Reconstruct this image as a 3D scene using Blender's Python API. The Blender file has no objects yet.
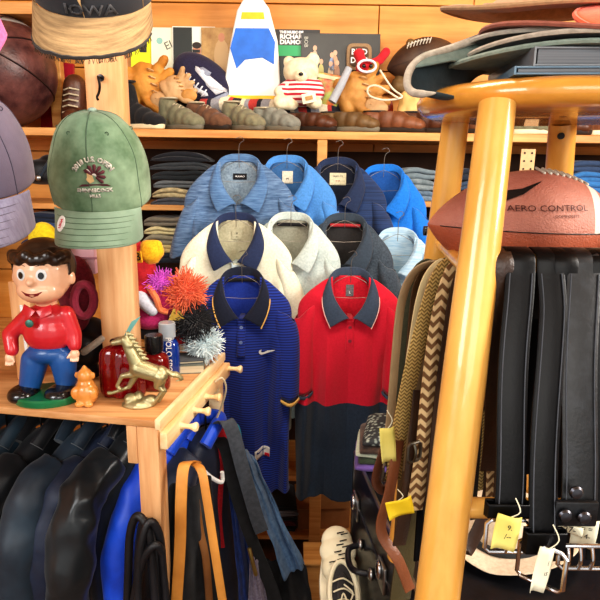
import bpy, bmesh, math, random
from mathutils import Vector, Matrix, noise, Euler
from mathutils.bvhtree import BVHTree
V=Vector; PI=math.pi
random.seed(7)
C=bpy.context.scene.collection
sc=bpy.context.scene
# ---------------------------------------------------------------- camera
F=580.0; H=1.75; PITCH=math.radians(13); ROLL=math.radians(0.8)
cd=bpy.data.cameras.new('camera'); cam=bpy.data.objects.new('camera',cd); C.objects.link(cam)
CM=Matrix.Rotation(PI/2-PITCH,4,'X')@Matrix.Rotation(ROLL,4,'Z')
cam.matrix_world=Matrix.Translation((0,0,H))@CM
cd.sensor_width=36; cd.lens=F/600*36; cd.clip_start=.02
sc.camera=cam
R3=CM.to_3x3()
def ray(px,py): return R3@V(((px-300)/F,(300-py)/F,-1))
def P(px,py,Y):
    d=ray(px,py); return V((0,0,H))+d*(Y/d.y)
def Pz(px,py,z):
    d=ray(px,py); return V((0,0,H))+d*((z-H)/d.z)
# ---------------------------------------------------------------- objects
def T(name,label,cat,loc=(0,0,0),rz=0,group=None):
    o=bpy.data.objects.new(name,None); C.objects.link(o); o.location=loc; o.rotation_euler=(0,0,rz)
    o.empty_display_size=.05
    tag(o,label,cat,group); return o
def tag(o,label,cat,group=None):
    o['label']=label; o['category']=cat
    if group: o['group']=group
    return o
def struct(name,mb,m,**k):
    o=mb.obj(name,m,**k); o['kind']='structure'; return o
class MB:
    def __init__(s): s.v=[]; s.f=[]; s.m=[]; s.mi=0
    def add(s,vs,fs):
        n=len(s.v); s.v+= [V(p) for p in vs]
        for f in fs: s.f.append([i+n for i in f]); s.m.append(s.mi)
        return s
    def xf(s,M,start=0):
        for i in range(start,len(s.v)): s.v[i]=M@s.v[i]
        return s
    def box(s,c,d,M=None):
        x,y,z=d[0]/2,d[1]/2,d[2]/2
        vs=[V((a*x,b*y,e*z)) for e in(-1,1) for b in(-1,1) for a in(-1,1)]
        if M: vs=[M@p for p in vs]
        c=V(c); return s.add([p+c for p in vs],[(0,2,3,1),(4,5,7,6),(0,1,5,4),(2,6,7,3),(0,4,6,2),(1,3,7,5)])
    def hexa(s,b,t):
        n=len(b); return s.add(list(b)+list(t),[tuple(range(n))[::-1],tuple(range(n,2*n))]+[(i,(i+1)%n,n+(i+1)%n,n+i) for i in range(n)])
    def loft(s,rings,cap=True,closed=True):
        n=len(rings[0]); vs=[p for r in rings for p in r]; fs=[]
        for k in range(len(rings)-1):
            for i in range(n if closed else n-1):
                j=(i+1)%n; fs.append((k*n+i,k*n+j,(k+1)*n+j,(k+1)*n+i))
        if cap and closed:
            fs.append(tuple(range(n))[::-1]); fs.append(tuple(range((len(rings)-1)*n,len(rings)*n)))
        return s.add(vs,fs)
    def tube(s,pts,r,seg=8,cap=True,closed=False,flat=1.0):
        pts=[V(p) for p in pts]; n=len(pts); rs=r if isinstance(r,(list,tuple)) else [r]*n
        rings=[]; up=None
        for i in range(n):
            a=pts[i-1] if (i or closed) else pts[0]; b=pts[(i+1)%n] if (i<n-1 or closed) else pts[i]
            t=(b-a).normalized()
            if up is None: up=V((0,0,1)) if abs(t.z)<.9 else V((0,1,0))
            sd=t.cross(up).normalized(); up=sd.cross(t).normalized()
            rings.append([pts[i]+sd*math.cos(q*2*PI/seg)*rs[i]+up*math.sin(q*2*PI/seg)*rs[i]*flat for q in range(seg)])
        if closed: rings.append(rings[0]); cap=False
        return s.loft(rings,cap)
    def ribbon(s,pts,side,w,th):
        """flat strap along pts; side = vector or list of width directions"""
        pts=[V(p) for p in pts]; n=len(pts); rings=[]
        for i in range(n):
            t=(pts[min(i+1,n-1)]-pts[max(i-1,0)]).normalized()
            sd=V(side[i] if isinstance(side,list) else side); sd=(sd-t*sd.dot(t)).normalized(); nn=t.cross(sd).normalized()
            ww=(w[i] if isinstance(w,list) else w)/2; h=th/2
            rings.append([pts[i]+sd*a*ww+nn*b*h for a,b in((-1,-.6),(-.9,-1),(.9,-1),(1,-.6),(1,.6),(.9,1),(-.9,1),(-1,.6))])
        return s.loft(rings)
    def lathe(s,prof,c=(0,0,0),seg=24,M=None,sx=1,sy=1):
        c=V(c); rings=[]
        for r,z in prof:
            rr=[V((r*sx*math.cos(a*2*PI/seg),r*sy*math.sin(a*2*PI/seg),z)) for a in range(seg)]
            rings.append([(M@p if M else p)+c for p in rr])
        return s.loft(rings)
    def ell(s,c,r,M=None,seg=20,p=1.0,rings=12):
        c=V(c)
        if not hasattr(r,'__len__'): r=(r,r,r)
        sp=lambda q:math.copysign(abs(q)**p,q); rg=[]
        for i in range(rings+1):
            a=-PI/2+PI*i/rings; cc=max(sp(math.cos(a)),1e-4); ss=sp(math.sin(a))
            rr=[V((r[0]*cc*sp(math.cos(b*2*PI/seg)),r[1]*cc*sp(math.sin(b*2*PI/seg)),r[2]*ss)) for b in range(seg)]
            rg.append([(M@q if M else q)+c for q in rr])
        return s.loft(rg)
    def cap(s,a,b,ra,rb=None,seg=14):
        """capsule-like taper"""
        a=V(a);b=V(b);rb=ra if rb is None else rb
        d=(b-a); L=d.length; q=d.to_track_quat('Z','Y').to_matrix()
        pr=[]
        for i in range(6): t=-PI/2+PI/2*i/5; pr.append((max(ra*math.cos(t),1e-4),ra*math.sin(t)))
        for i in range(6): t=PI/2*i/5; pr.append((max(rb*math.cos(t),1e-4),L+rb*math.sin(t)))
        return s.lathe(pr,a,seg,q)
    def poly(s,pts,th,M):
        """2d outline (x,z plane, extruded in y) -> M"""
        n=len(pts); return s.add([M@V((p[0],-th/2,p[1])) for p in pts]+[M@V((p[0],th/2,p[1])) for p in pts],
            [tuple(range(n)),tuple(range(2*n-1,n-1,-1))]+[(i,n+i,n+(i+1)%n,(i+1)%n) for i in range(n)])
    def grid(s,fn,nu,nv):
        vs=[fn(i/nu,j/nv) for j in range(nv+1) for i in range(nu+1)]
        return s.add(vs,[(j*(nu+1)+i,j*(nu+1)+i+1,(j+1)*(nu+1)+i+1,(j+1)*(nu+1)+i) for j in range(nv) for i in range(nu)])
    def text(s,t,size,M,th=.0008,align='CENTER',bold=0,arc=None,sx=1):
        cu=bpy.data.curves.new('t','FONT'); cu.body=t; cu.size=size; cu.align_x=align; cu.align_y='CENTER'; cu.extrude=th; cu.resolution_u=2; cu.offset=bold
        o=bpy.data.objects.new('t',cu); C.objects.link(o)
        me=o.to_mesh(); vs=[v.co.copy() for v in me.vertices]; fs=[tuple(p.vertices) for p in me.polygons]; o.to_mesh_clear()
        bpy.data.objects.remove(o); bpy.data.curves.remove(cu)
        out=[]
        for p in vs:
            x,y=p.x*sx,p.y
            if arc:
                R=arc; a=x/abs(R); rr=abs(R)+ (y if R>0 else -y)
                x,y=rr*math.sin(a),(rr*math.cos(a)-abs(R))*(1 if R>0 else -1)
            out.append(M@V((x,-p.z,y)))
        return s.add(out,fs)
    def noise(s,amp,scale,start=0,seed=0,ax=(1,1,1)):
        for i in range(start,len(s.v)):
            q=noise.noise_vector(s.v[i]*scale+V((seed*3.7,seed*1.3,seed)))*amp
            s.v[i]=s.v[i]+V((q.x*ax[0],q.y*ax[1],q.z*ax[2]))
        return s
    def project(s,bvh,off=.0015,start=0,d=(0,1,0),frm=1.0):
        d=V(d)
        for i in range(start,len(s.v)):
            p=s.v[i]; h=bvh.ray_cast(p-d*frm,d)
            if h[0] is not None: s.v[i]=h[0]-d*off+d*0
        return s
    def bvh(s): return BVHTree.FromPolygons([tuple(p) for p in s.v],s.f)
    def fuse(s,vox=.004,smooth=6,fac=.5):
        """voxel-union everything in s to one skin, material index carried over"""
        me=s.mesh('t'); o=bpy.data.objects.new('t',me); C.objects.link(o)
        m=o.modifiers.new('r','REMESH'); m.mode='VOXEL'; m.voxel_size=vox
        m=o.modifiers.new('s','SMOOTH'); m.iterations=smooth; m.factor=fac
        dg=bpy.context.evaluated_depsgraph_get(); e=o.evaluated_get(dg); m2=e.to_mesh()
        bv=s.bvh(); src=s.m[:]
        vs=[v.co.copy() for v in m2.vertices]; fs=[tuple(p.vertices) for p in m2.polygons]
        mi=[]
        multi=len(set(src))>1
        if multi:
            for f in fs:
                c=sum((vs[i] for i in f),V())/len(f); h=bv.find_nearest(c); mi.append(src[h[2]] if h[2] is not None else 0)
        e.to_mesh_clear(); bpy.data.objects.remove(o); bpy.data.meshes.remove(me)
        r=MB(); r.v=vs; r.f=[list(f) for f in fs]; r.m=mi if multi else [0]*len(fs); return r
    def mesh(s,name):
        me=bpy.data.meshes.new(name); me.from_pydata([tuple(p) for p in s.v],[],s.f)
        me.polygons.foreach_set('material_index',s.m); me.update(); return me
    def obj(s,name,m,parent=None,smooth=True,bevel=0,world=True,sub=0,solid=0,seg=2,fixn=True,angle=40):
        off=V((0,0,0))
        if parent is not None and world:
            q=parent; Mx=Matrix.Identity(4)
            chain=[]
            while q is not None: chain.append(q); q=q.parent
            for q in reversed(chain): Mx=Mx@Matrix.LocRotScale(q.location,q.rotation_euler,q.scale)
            I=Mx.inverted(); s.v=[I@p for p in s.v]
        me=s.mesh(name)
        bm=bmesh.new(); bm.from_mesh(me)
        if fixn: bmesh.ops.recalc_face_normals(bm,faces=bm.faces)
        if bevel:
            bm.normal_update()
            ed=[e for e in bm.edges if len(e.link_faces)==2 and e.calc_face_angle(0)>math.radians(35)]
            bmesh.ops.bevel(bm,geom=ed,offset=bevel,segments=seg,affect='EDGES',profile=.5)
        bm.to_mesh(me); bm.free()
        if smooth:
            me.polygons.foreach_set('use_smooth',[True]*len(me.polygons))
            try: me.set_sharp_from_angle(angle=math.radians(angle))
            except Exception: pass
        for q in (m if isinstance(m,(list,tuple)) else [m]): me.materials.append(q)
        o=bpy.data.objects.new(name,me); C.objects.link(o)
        if parent is not None: o.parent=parent
        if solid:
            k=o.modifiers.new('s','SOLIDIFY'); k.thickness=solid; k.offset=0
        if sub:
            k=o.modifiers.new('u','SUBSURF'); k.levels=sub; k.render_levels=sub
        return o
def solo(o,base=None):
    """move a single-mesh thing's origin to its own base"""
    me=o.data; xs=[v.co for v in me.vertices]; lo=V((min(p.x for p in xs),min(p.y for p in xs),min(p.z for p in xs))); hi=V((max(p.x for p in xs),max(p.y for p in xs),max(p.z for p in xs)))
    c=V(((lo.x+hi.x)/2,(lo.y+hi.y)/2,lo.z)); me.transform(Matrix.Translation(-c)); o.location=c; return o
def copy_tree(o,parent=None):
    c=o.copy(); C.objects.link(c); c.parent=parent
    for ch in list(o.children): copy_tree(ch,c)
    return c
def cat(pts,n):
    """Catmull-Rom through pts, n samples per span"""
    pts=[V(p) for p in pts]; o=[]
    for i in range(len(pts)-1):
        a=pts[max(i-1,0)];b=pts[i];c=pts[i+1];d=pts[min(i+2,len(pts)-1)]
        for k in range(n):
            t=k/n; o.append(.5*((2*b)+(c-a)*t+(2*a-5*b+4*c-d)*t*t+(3*b-a-3*c+d)*t**3))
    o.append(pts[-1]); return o
def lerp(a,b,t): return a+(b-a)*t
def rot(x=0,y=0,z=0): return Euler((math.radians(x),math.radians(y),math.radians(z))).to_matrix()
def TM(loc,x=0,y=0,z=0,s=1): return Matrix.Translation(loc)@rot(x,y,z).to_4x4()@Matrix.Scale(s,4)
# ---------------------------------------------------------------- materials
MATS={}
def srgb(h):
    if isinstance(h,str):
        h=h.lstrip('#'); h=[int(h[i:i+2],16)/255 for i in(0,2,4)]
    return tuple((c/12.92 if c<=.04045 else ((c+.055)/1.055)**2.4) for c in h)+(1,)
def mat(name,col,rough=.75,col2=None,vs=6,st=(1,1,1),bump=.15,bs=300,metal=0,kind='noise',k=None,coat=0,trans=0,lo=.35,hi=.65,sheen=0,spec=.5,ior=1.45,detail=4,mott=0):
    if name in MATS: return MATS[name]
    m=bpy.data.materials.new(name); m.use_nodes=True; nt=m.node_tree; N=nt.nodes; Lk=nt.links.new
    b=N['Principled BSDF']; c1=srgb(col)
    if col2 is None: c2=tuple(min(1,x*1.35+.004) for x in c1[:3])+(1,); c1=tuple(x*.78 for x in c1[:3])+(1,)
    else: c2=srgb(col2)
    tc=N.new('ShaderNodeTexCoord'); mp=N.new('ShaderNodeMapping'); mp.inputs['Scale'].default_value=st; Lk(tc.outputs['Object'],mp.inputs[0])
    rp=N.new('ShaderNodeValToRGB'); rp.color_ramp.elements[0].color=c1; rp.color_ramp.elements[1].color=c2
    rp.color_ramp.elements[0].position=lo; rp.color_ramp.elements[1].position=hi
    def math_(op,a,bv):
        q=N.new('ShaderNodeMath'); q.operation=op
        for i,x in enumerate((a,bv)):
            if x is None: continue
            if hasattr(x,'is_output'): Lk(x,q.inputs[i])
            else: q.inputs[i].default_value=x
        return q.outputs[0]
    if kind=='stripe':   # k=(axis,freq)
        sp=N.new('ShaderNodeSeparateXYZ'); Lk(tc.outputs['Object'],sp.inputs[0])
        q=math_('SINE',math_('MULTIPLY',sp.outputs[k[0]],k[1]*2*PI),None); Lk(math_('ADD',math_('MULTIPLY',q,.5),.5),rp.inputs[0])
    elif kind=='chevron':
        sp=N.new('ShaderNodeSeparateXYZ'); Lk(tc.outputs['Object'],sp.inputs[0])
        ax=math_('PINGPONG',sp.outputs[k[0]],k[2]); q=math_('SINE',math_('MULTIPLY',math_('ADD',sp.outputs[2],ax),k[1]*2*PI),None)
        Lk(math_('ADD',math_('MULTIPLY',q,.5),.5),rp.inputs[0])
    elif kind=='wave':
        q=N.new('ShaderNodeTexWave'); q.inputs['Scale'].default_value=vs; q.inputs['Distortion'].default_value=6; q.inputs['Detail'].default_value=3; q.inputs['Detail Scale'].default_value=1.5
        Lk(mp.outputs[0],q.inputs[0]); Lk(q.outputs['Fac'],rp.inputs[0])
    elif kind=='voronoi':
        q=N.new('ShaderNodeTexVoronoi'); q.inputs['Scale'].default_value=vs; Lk(mp.outputs[0],q.inputs['Vector']); Lk(q.outputs['Distance'],rp.inputs[0])
    else:
        q=N.new('ShaderNodeTexNoise'); q.inputs['Scale'].default_value=vs; q.inputs['Detail'].default_value=detail; q.inputs['Roughness'].default_value=.6; Lk(mp.outputs[0],q.inputs['Vector']); Lk(q.outputs['Fac'],rp.inputs[0])
    out=rp.outputs[0]
    if mott:
        q=N.new('ShaderNodeTexNoise'); q.inputs['Scale'].default_value=9; Lk(tc.outputs['Object'],q.inputs['Vector'])
        mx=N.new('ShaderNodeMix'); mx.data_type='RGBA'; mx.blend_type='MULTIPLY'; mx.inputs[0].default_value=mott
        r2=N.new('ShaderNodeValToRGB'); r2.color_ramp.elements[0].position=.3; r2.color_ramp.elements[1].position=.7; r2.color_ramp.elements[0].color=(.35,.35,.35,1)
        Lk(q.outputs['Fac'],r2.inputs[0]); Lk(out,mx.inputs[6]); Lk(r2.outputs[0],mx.inputs[7]); out=mx.outputs[2]
    Lk(out,b.inputs['Base Color'])
    b.inputs['Roughness'].default_value=rough; b.inputs['Metallic'].default_value=metal
    b.inputs['Coat Weight'].default_value=coat; b.inputs['Transmission Weight'].default_value=trans; b.inputs['IOR'].default_value=ior
    b.inputs['Specular IOR Level'].default_value=spec
    if sheen: b.inputs['Sheen Weight'].default_value=sheen
    if bump:
        n2=N.new('ShaderNodeTexNoise'); n2.inputs['Scale'].default_value=bs; n2.inputs['Detail'].default_value=3; Lk(tc.outputs['Object'],n2.inputs['Vector'])
        bp=N.new('ShaderNodeBump'); bp.inputs['Strength'].default_value=bump; bp.inputs['Distance'].default_value=.002; Lk(n2.outputs['Fac'],bp.inputs['Height']); Lk(bp.outputs[0],b.inputs['Normal'])
    MATS[name]=m; return m
def cloth(n,c,**k):
    if 'col2' not in k:
        r=srgb(c); inv=lambda x:12.92*x if x<.0031308 else 1.055*x**(1/2.4)-.055
        k['col2']=tuple(inv(min(1,x*1.12+.002)) for x in r[:3]); c=tuple(inv(x*.88) for x in r[:3])
    k.setdefault('rough',.9); k.setdefault('vs',150); k.setdefault('bs',500); k.setdefault('sheen',.15); return mat(n,c,**k)
def leather(n,c,**k):
    k.setdefault('rough',.38); k.setdefault('bs',260); k.setdefault('bump',.35); return mat(n,c,**k)
def wood(n,c,c2,axis=0,**k):
    st=[14,14,14]; st[axis]=1.0
    k.setdefault('rough',.5); k.setdefault('vs',2.2); return mat(n,c,col2=c2,st=tuple(st),bs=90,bump=.12,detail=6,**k)
metal_chrome=mat('chrome',(.75,.75,.76),rough=.2,metal=1,bump=0)
wire=mat('steel_wire',(.5,.48,.46),rough=.45,metal=1,bump=0)
white_ink=mat('white_ink',(.92,.92,.9),rough=.7,bump=0)
black_ink=mat('black_ink',(.05,.05,.06),rough=.7,bump=0)
# ---------------------------------------------------------------- the shop's shell
YW=2.68; YS=2.30
w_wall=wood('wall_plank_wood','#c8802f','#e3a050',0,mott=.25,vs=1.3)
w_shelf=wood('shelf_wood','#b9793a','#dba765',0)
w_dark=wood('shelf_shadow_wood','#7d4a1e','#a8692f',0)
w_post=wood('post_wood','#c98f5c','#e6b988',2,rough=.55)
w_table=wood('table_wood','#b98250','#dcab78',0,rough=.4,vs=3)
w_tableR=wood('sunlit_table_wood','#e6bd85','#fae3b6',1,rough=.4)  # paler wood paints in the sunlight on the table's right side
w_stool=wood('stool_wood','#d09540','#e8b866',2,rough=.28,coat=.4,vs=1.2)
w_seat=wood('stool_seat_wood','#c08030','#dfa24c',0,rough=.25,coat=.5,vs=1.5)
mb=MB(); mb.box((0,1,-.03),(8,6,.06)); struct('floor',mb,wood('floor_wood','#5a3a22','#7d5534',1),smooth=False)
mb=MB(); mb.box((0,1,2.93),(8,6,.06)); struct('ceiling',mb,wood('ceiling_wood','#b98d5c','#d6ad7c',0),smooth=False)
mb=MB()
zz=[0,.16,.42,.7,.98,1.26,1.54,1.80,2.06,2.155,2.42,2.68,2.9]
for i in range(len(zz)-1):
    cuts=[-4,-1.4+.5*(i%3),.32+.4*((i+1)%2),2.1,4]
    for a,b in zip(cuts,cuts[1:]): mb.box(((a+b)/2,YW+.02,(zz[i]+zz[i+1])/2),(b-a-.004,.04,zz[i+1]-zz[i]-.005))
mb.box((0,YW+.05,1.45),(8,.03,2.9))
struct('wall_back',mb,w_wall,smooth=False,bevel=.0015,seg=1)
for nm,x in(('wall_left',-3.0),('wall_right',3.0)):
    mb=MB(); mb.box((x,1,1.45),(.06,4.4,2.9)); struct(nm,mb,w_wall,smooth=False)
# shelving
def zat(py,Y=YS,px=300): return P(px,py,Y).z
Z1=zat(131); 
shelving=T('wall_shelving','plain softwood shelving along the back wall behind the shirts','shelf',(0,YS,0))
def board(x0,x1,z,th=.03,y0=YS,y1=YW,m=w_shelf,nm='shelf_board'):
    mb=MB(); mb.box(((x0+x1)/2,(y0+y1)/2,z-th/2),(x1-x0,y1-y0,th)); mb.obj(nm,m,shelving,bevel=.002,seg=1)
board(-2.9,2.9,Z1)
XU=P(322,160,YS).x
ZB=zat(207); ZC=zat(262); ZD=zat(345); ZE=zat(420); ZF=zat(478); ZG=zat(537)
ZU=P(25,1,YS).z
board(-2.9,P(34,20,YS).x,P(25,2,YS).z,.04)
for x0,x1,z in((-2.9,XU-.02,ZB),(-2.9,XU-.02,ZD),(-2.9,XU-.02,ZF),(XU+.02,2.9,zat(200)),(XU+.02,2.9,zat(290)),(XU+.02,2.9,zat(400)),(-.9,1.2,ZG)): board(x0,x1,z,.022,YS+.01)
def upright(x,z0,z1,w=.038,y=YS): 
    mb=MB(); mb.box((x,y+.02,(z0+z1)/2),(w,.04,z1-z0)); mb.obj('upright',w_shelf,shelving,bevel=.002,seg=1)
upright(XU,0,Z1-.031); upright(P(314,540,YS).x,0,ZF-.05,.05,YS-.05)
upright(-1.45,0,Z1-.031); upright(1.75,0,Z1-.031); upright(P(34,60,YS+.02).x,Z1,2.3,.05,YS+.2)
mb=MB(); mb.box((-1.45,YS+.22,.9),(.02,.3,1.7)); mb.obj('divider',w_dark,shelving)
mb=MB(); mb.box((1.05,YW-.01,Z1/2-.03),(3.8,.015,Z1-.07)); mb.obj('shade_panel',mat('shadow_brown','#2a1a10',col2='#3a2416',rough=.9),shelving)  # added dark sheet, paints the deep shade behind shirts and under the shelf
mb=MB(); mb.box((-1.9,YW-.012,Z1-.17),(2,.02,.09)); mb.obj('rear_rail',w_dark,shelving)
hp_=P(-34,120,1.25)-V((.13,0,0))
hp_o=T('wooden_post','pine post at the far left carrying the purple-grey and pink caps','post',(hp_.x-.02,1.30,0)); mb=MB(); mb.box((hp_.x-.02,1.30,1.2),(.08,.05,2.4)); mb.obj('timber',w_post,hp_o,bevel=.003)
# pale perforated bracket strap hanging under the shelf
pb=P(527,165,YS+.02)
mb=MB(); mb.box(pb,(.055,.004,.12)); 
br=mb.obj('bracket_strap',mat('bracket_tan','#c8a274',rough=.6)); tag(br,'pale tan perforated strap hanging under the shelf beside the stool leg','strap'); solo(br)
for i in range(4):
    for s in(-1,1):
        mb=MB(); mb.lathe([(0.004,-.001),(.004,.001)],pb+V((s*.014,-.003,-.045+i*.03)),8,rot(90)); mb.obj('hole',black_ink,br)
# ---------------------------------------------------------------- light
w=bpy.data.worlds.new('w'); sc.world=w; w.use_nodes=True; w.node_tree.nodes['Background'].inputs[0].default_value=(1,.97,.93,1); w.node_tree.nodes['Background'].inputs[1].default_value=.6
def area(loc,tgt,size,e,col=(1,1,1),sy=None):
    l=bpy.data.lights.new('added_area_light','AREA'); l.energy=e; l.size=size; l.color=col  # lamps added for brightness and fold relief, no modelled source
    if sy: l.shape='RECTANGLE'; l.size_y=sy
    o=bpy.data.objects.new('added_area_light',l); C.objects.link(o); o.location=loc; o.rotation_euler=(V(tgt)-V(loc)).to_track_quat('-Z','Y').to_euler(); return o
area((2.3,.1,2.5),(-.1,2.0,1.3),.9,62,(1,.96,.9))
area((.5,-1.6,2.6),(.2,1.6,1.2),1.6,30,(1,.97,.92))
area((-1.6,-.8,2.5),(0,2.2,1.3),1.0,28,(.95,.98,1))
area((.1,1.1,2.85),(.1,1.9,1.2),1.0,22,(1,.9,.75),.6)
sc.view_settings.view_transform='Standard'; sc.view_settings.look='Medium High Contrast'; sc.view_settings.exposure=0.42
# ---------------------------------------------------------------- polo shirts
def swoosh(mb,M,s):
    up=[(-.5,.02),(-.46,-.1),(-.36,-.17),(-.2,-.16),(0,-.1),(.5,.16)]; dn=[(.5,.16),(0,.0),(-.2,-.05),(-.33,-.045),(-.38,.02),(-.34,.14)]
    pts=up+dn[1:]+[(-.47,.1)]
    mb.poly([(x*s,z*s) for x,z in pts],.001,M)
def polo(px,py,Y,label,W=.2,L=.8,body=None,col=None,inner=None,tagm=None,tagtxt=None,tip=None,rz=0,hem=None,placket=True,sleeve=True,logo=None,btn=None,sl=.22,cuff=None,seed=1,ns=1,slv=None,tagsz=(.05,.022),tagz=-.055,tape=None,group=None,stitch=None,drop=.1,flare=1.0,fa=1.25):
    ns*=.96; top=P(px,py+4,Y); root=T('polo_shirt',label,'shirt',top,math.radians(rz))
    nx,ny,dip=.066*ns,.034,.155*ns
    prof=[(nx,-.004,.034,1),(.095*ns+.0,-.012,.033,.93),(W*.66,-drop*.38,.032,.8),(W*.8,-drop*.58,.031,.68),(W*.91,-drop*.8,.03,.58),(W*.97,-drop,.03,.48),(W*.985,-drop-.03,.034,.34),(W*.985,-drop-.07,.038,.2),(W*.985,-drop-.115,.04,.08),(W*.985,-drop-.16,.041,0)]
    z=-drop-.2
    while z>-L: prof.append((W*(.98+.03*math.sin(z*7+seed)),z,.042,0)); z-=.035
    prof.append((W*.985,-L,.043,0))
    n=56; rings=[]
    for w,zc,D,dk in prof:
        rg=[]
        for i in range(n):
            a=2*PI*i/n; ca,sa=math.cos(a),math.sin(a); pw=.55 if w>nx*1.6 else 1
            x=w*math.copysign(abs(ca)**pw,ca); y=D*math.copysign(abs(sa)**.8,sa)
            ff=max(0,-sa)**.9 if w>nx*1.3 else max(0,-sa)**.8
            if w>nx*1.6: ff=max(0,1-abs(x)/(w*1.0))**.8 if sa<0 else 0
            zz=zc-dip*dk*ff
            am=min(1,max(0,(-zz-.15)/.16))
            y+=(am*fa)*(.017*math.sin(x*55+seed*2+zz*4+1.5*noise.noise(V((x*6,zz*5,seed))))+.012*math.sin(x*110-zz*6+seed))+ (0.006*noise.noise(V((x*9,zz*14,seed))) if zz<-.07 else 0)
            zz+= .012*am*math.sin(x*30+seed) if zc<=-L+.01 else 0
            rg.append(V((x,y,zz)))
        rings.append(rg)
    mb=MB(); mb.loft(rings,cap=False)
    bodyb=mb.bvh()
    mats=[body]
    if hem:
        mats=[body,hem[1]]
        for i,f in enumerate(mb.f):
            if sum(mb.v[k].z for k in f)/len(f)<-hem[0]: mb.m[i]=1
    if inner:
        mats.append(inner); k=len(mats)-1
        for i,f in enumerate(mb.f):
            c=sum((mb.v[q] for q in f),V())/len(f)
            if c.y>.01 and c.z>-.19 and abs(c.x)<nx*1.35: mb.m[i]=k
    o=mb.obj('torso',mats,root,world=False,solid=.0015,sub=1,fixn=False)
    if sleeve:
        for s in(-1,1):
            rg=[]
            fl=W*(flare-1); pts=[(W*.80,-drop-.012,.040,.028),(W*.86,-drop-.05,.047,.040),(W*.89+fl*.4,-drop-.11,.046,.048),(W*.91+fl*.8,-drop-.17,.045,.052),(W*.92+fl,-drop-sl,.045,.054)]
            for k,(x,zc,rx,ry) in enumerate(pts):
                tilt=[.8,.6,.3,.1,.0][k]
                rg.append([V((s*(x+rx*math.cos(a*2*PI/24)),ry*math.sin(a*2*PI/24)+.004*math.sin(a+k),zc-.0+rx*math.cos(a*2*PI/24)*-tilt+.006*math.sin(a*.9+k+seed))) for a in range(24)])
            mb=MB(); mb.loft(rg,cap=False); sv=mb.obj('sleeve',slv or body,root,world=False,solid=.0015,sub=1,fixn=False)
            cm=cuff or (None,None)
            if cuff:
                c=rg[-1]; mb=MB(); mb.loft([[p+V((0,0,dz)) for p in [(q-V((s*(W*.92+fl),0,0)))*sc_+V((s*(W*.92+fl),0,0)) if 0 else V((s*(W*.92+fl)+(q.x-s*(W*.92+fl))*sc_,q.y*sc_,q.z)) for q in c]] for dz,sc_ in((.006,1.02),(.0,1.03),(-.006,1.02))],cap=False)
                mb.obj('cuff',cuff[0],sv,world=False,solid=.002)
    # collar
    cs=ns
    Fk=[(0,.036,.027),(.034,.034,.025),(.062,.02,.014),(.076,.0,-.014),(.07,-.022,-.055),(.042,-.04,-.108),(.006,-.047,-.152)]
    Lk_=[(0,.05,-.012),(.05,.046,-.014),(.085,.028,-.03),(.104,.0,-.058),(.108,-.03,-.10),(.097,-.047,-.145),(.078,-.056,-.188)]
    if ns!=1:
        Fk=[(a*ns,b,c*ns) for a,b,c in Fk]; Lk_=[(a*ns,b,c*ns) for a,b,c in Lk_]
    Fs=cat(Fk,4); Ls=cat(Lk_,4)
    full=lambda A:[V((-p.x,p.y,p.z)) for p in A[::-1]]+A[1:]
    nF=len(Fs)
    Bs=[V((p.x*(.9),p.y-.002 if i<nF/2 else p.y+.004,p.z-lerp(.034,.006,i/(nF-1)))) for i,p in enumerate(Fs)]
    M1=[p.lerp(q,.18)+V((0,-.006*min(1,i/10),.007)) for i,(p,q) in enumerate(zip(Fs,Ls))]; M2=[p.lerp(q,.6)+V((0,-.007*min(1,i/10),.006)) for i,(p,q) in enumerate(zip(Fs,Ls))]
    rows=[full(A) for A in(Bs,Fs,M1,M2,Ls)]
    mb=MB(); mb.loft(rows,closed=False); mb.noise(.002,18,0,seed)
    co=mb.obj('collar',col or body,root,world=False,solid=.003,sub=1,fixn=False); 
    if tip:
        e=full([p.lerp(q,.93)+V((0,-.003,0)) for p,q in zip(M2,Ls)]); mb=MB(); mb.tube(e,.0016 if len(tip)<2 else tip[1],6); mb.obj('collar_trim',tip[0],co,world=False)
    if placket:
        mb=MB(); mb.grid(lambda u,v:V((-.0135+.027*u,0,-.155*ns-.125*v)),4,12); mb.project(bodyb,.004)
        pk=mb.obj('placket',placket if not isinstance(placket,bool) else body,root,world=False,solid=.003)
        for k in range(2):
            p=V((0,0,-.19*ns-.045*k)); h=bodyb.ray_cast(p-V((0,1,0)),V((0,1,0))); 
            if h[0]:
                mb=MB(); mb.lathe([(.0055,-.001),(.006,.001),(.004,.002),(.003,.0012)],h[0]-V((0,.0065,0)),12,rot(90)); mb.obj('button',btn or white_ink,pk,world=False)
    if tape:
        mb=MB(); mb.grid(lambda u,v:V((lerp(-.056,.056,u)*ns,.028-.012*(2*u-1)**2,-.012-.012*v)),10,1); mb.obj('neck_tape',tape,root,world=False,solid=.001)
    if tagm:
        tw,th=tagsz; yb=.028
        mb=MB(); mb.box((0,yb,tagz),(tw,.0012,th)); tg=mb.obj('neck_label',tagm,root,world=False)
        if tagtxt:
            for txt,sz,dz,m_ in tagtxt:
                mb=MB(); mb.text(txt,sz,TM((0,yb-.0015,tagz+dz)),.0003); mb.obj('lettering',m_,tg,world=False)
    if logo:
        for x,z,s,m_ in logo:
            mb=MB(); swoosh(mb,TM((x,0,z)),s); mb.project(bodyb,.0035); mb.obj('chest_logo',m_,root,world=False,fixn=False,solid=.001)
    # hanger: a thing of its own
    return root,bodyb
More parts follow.
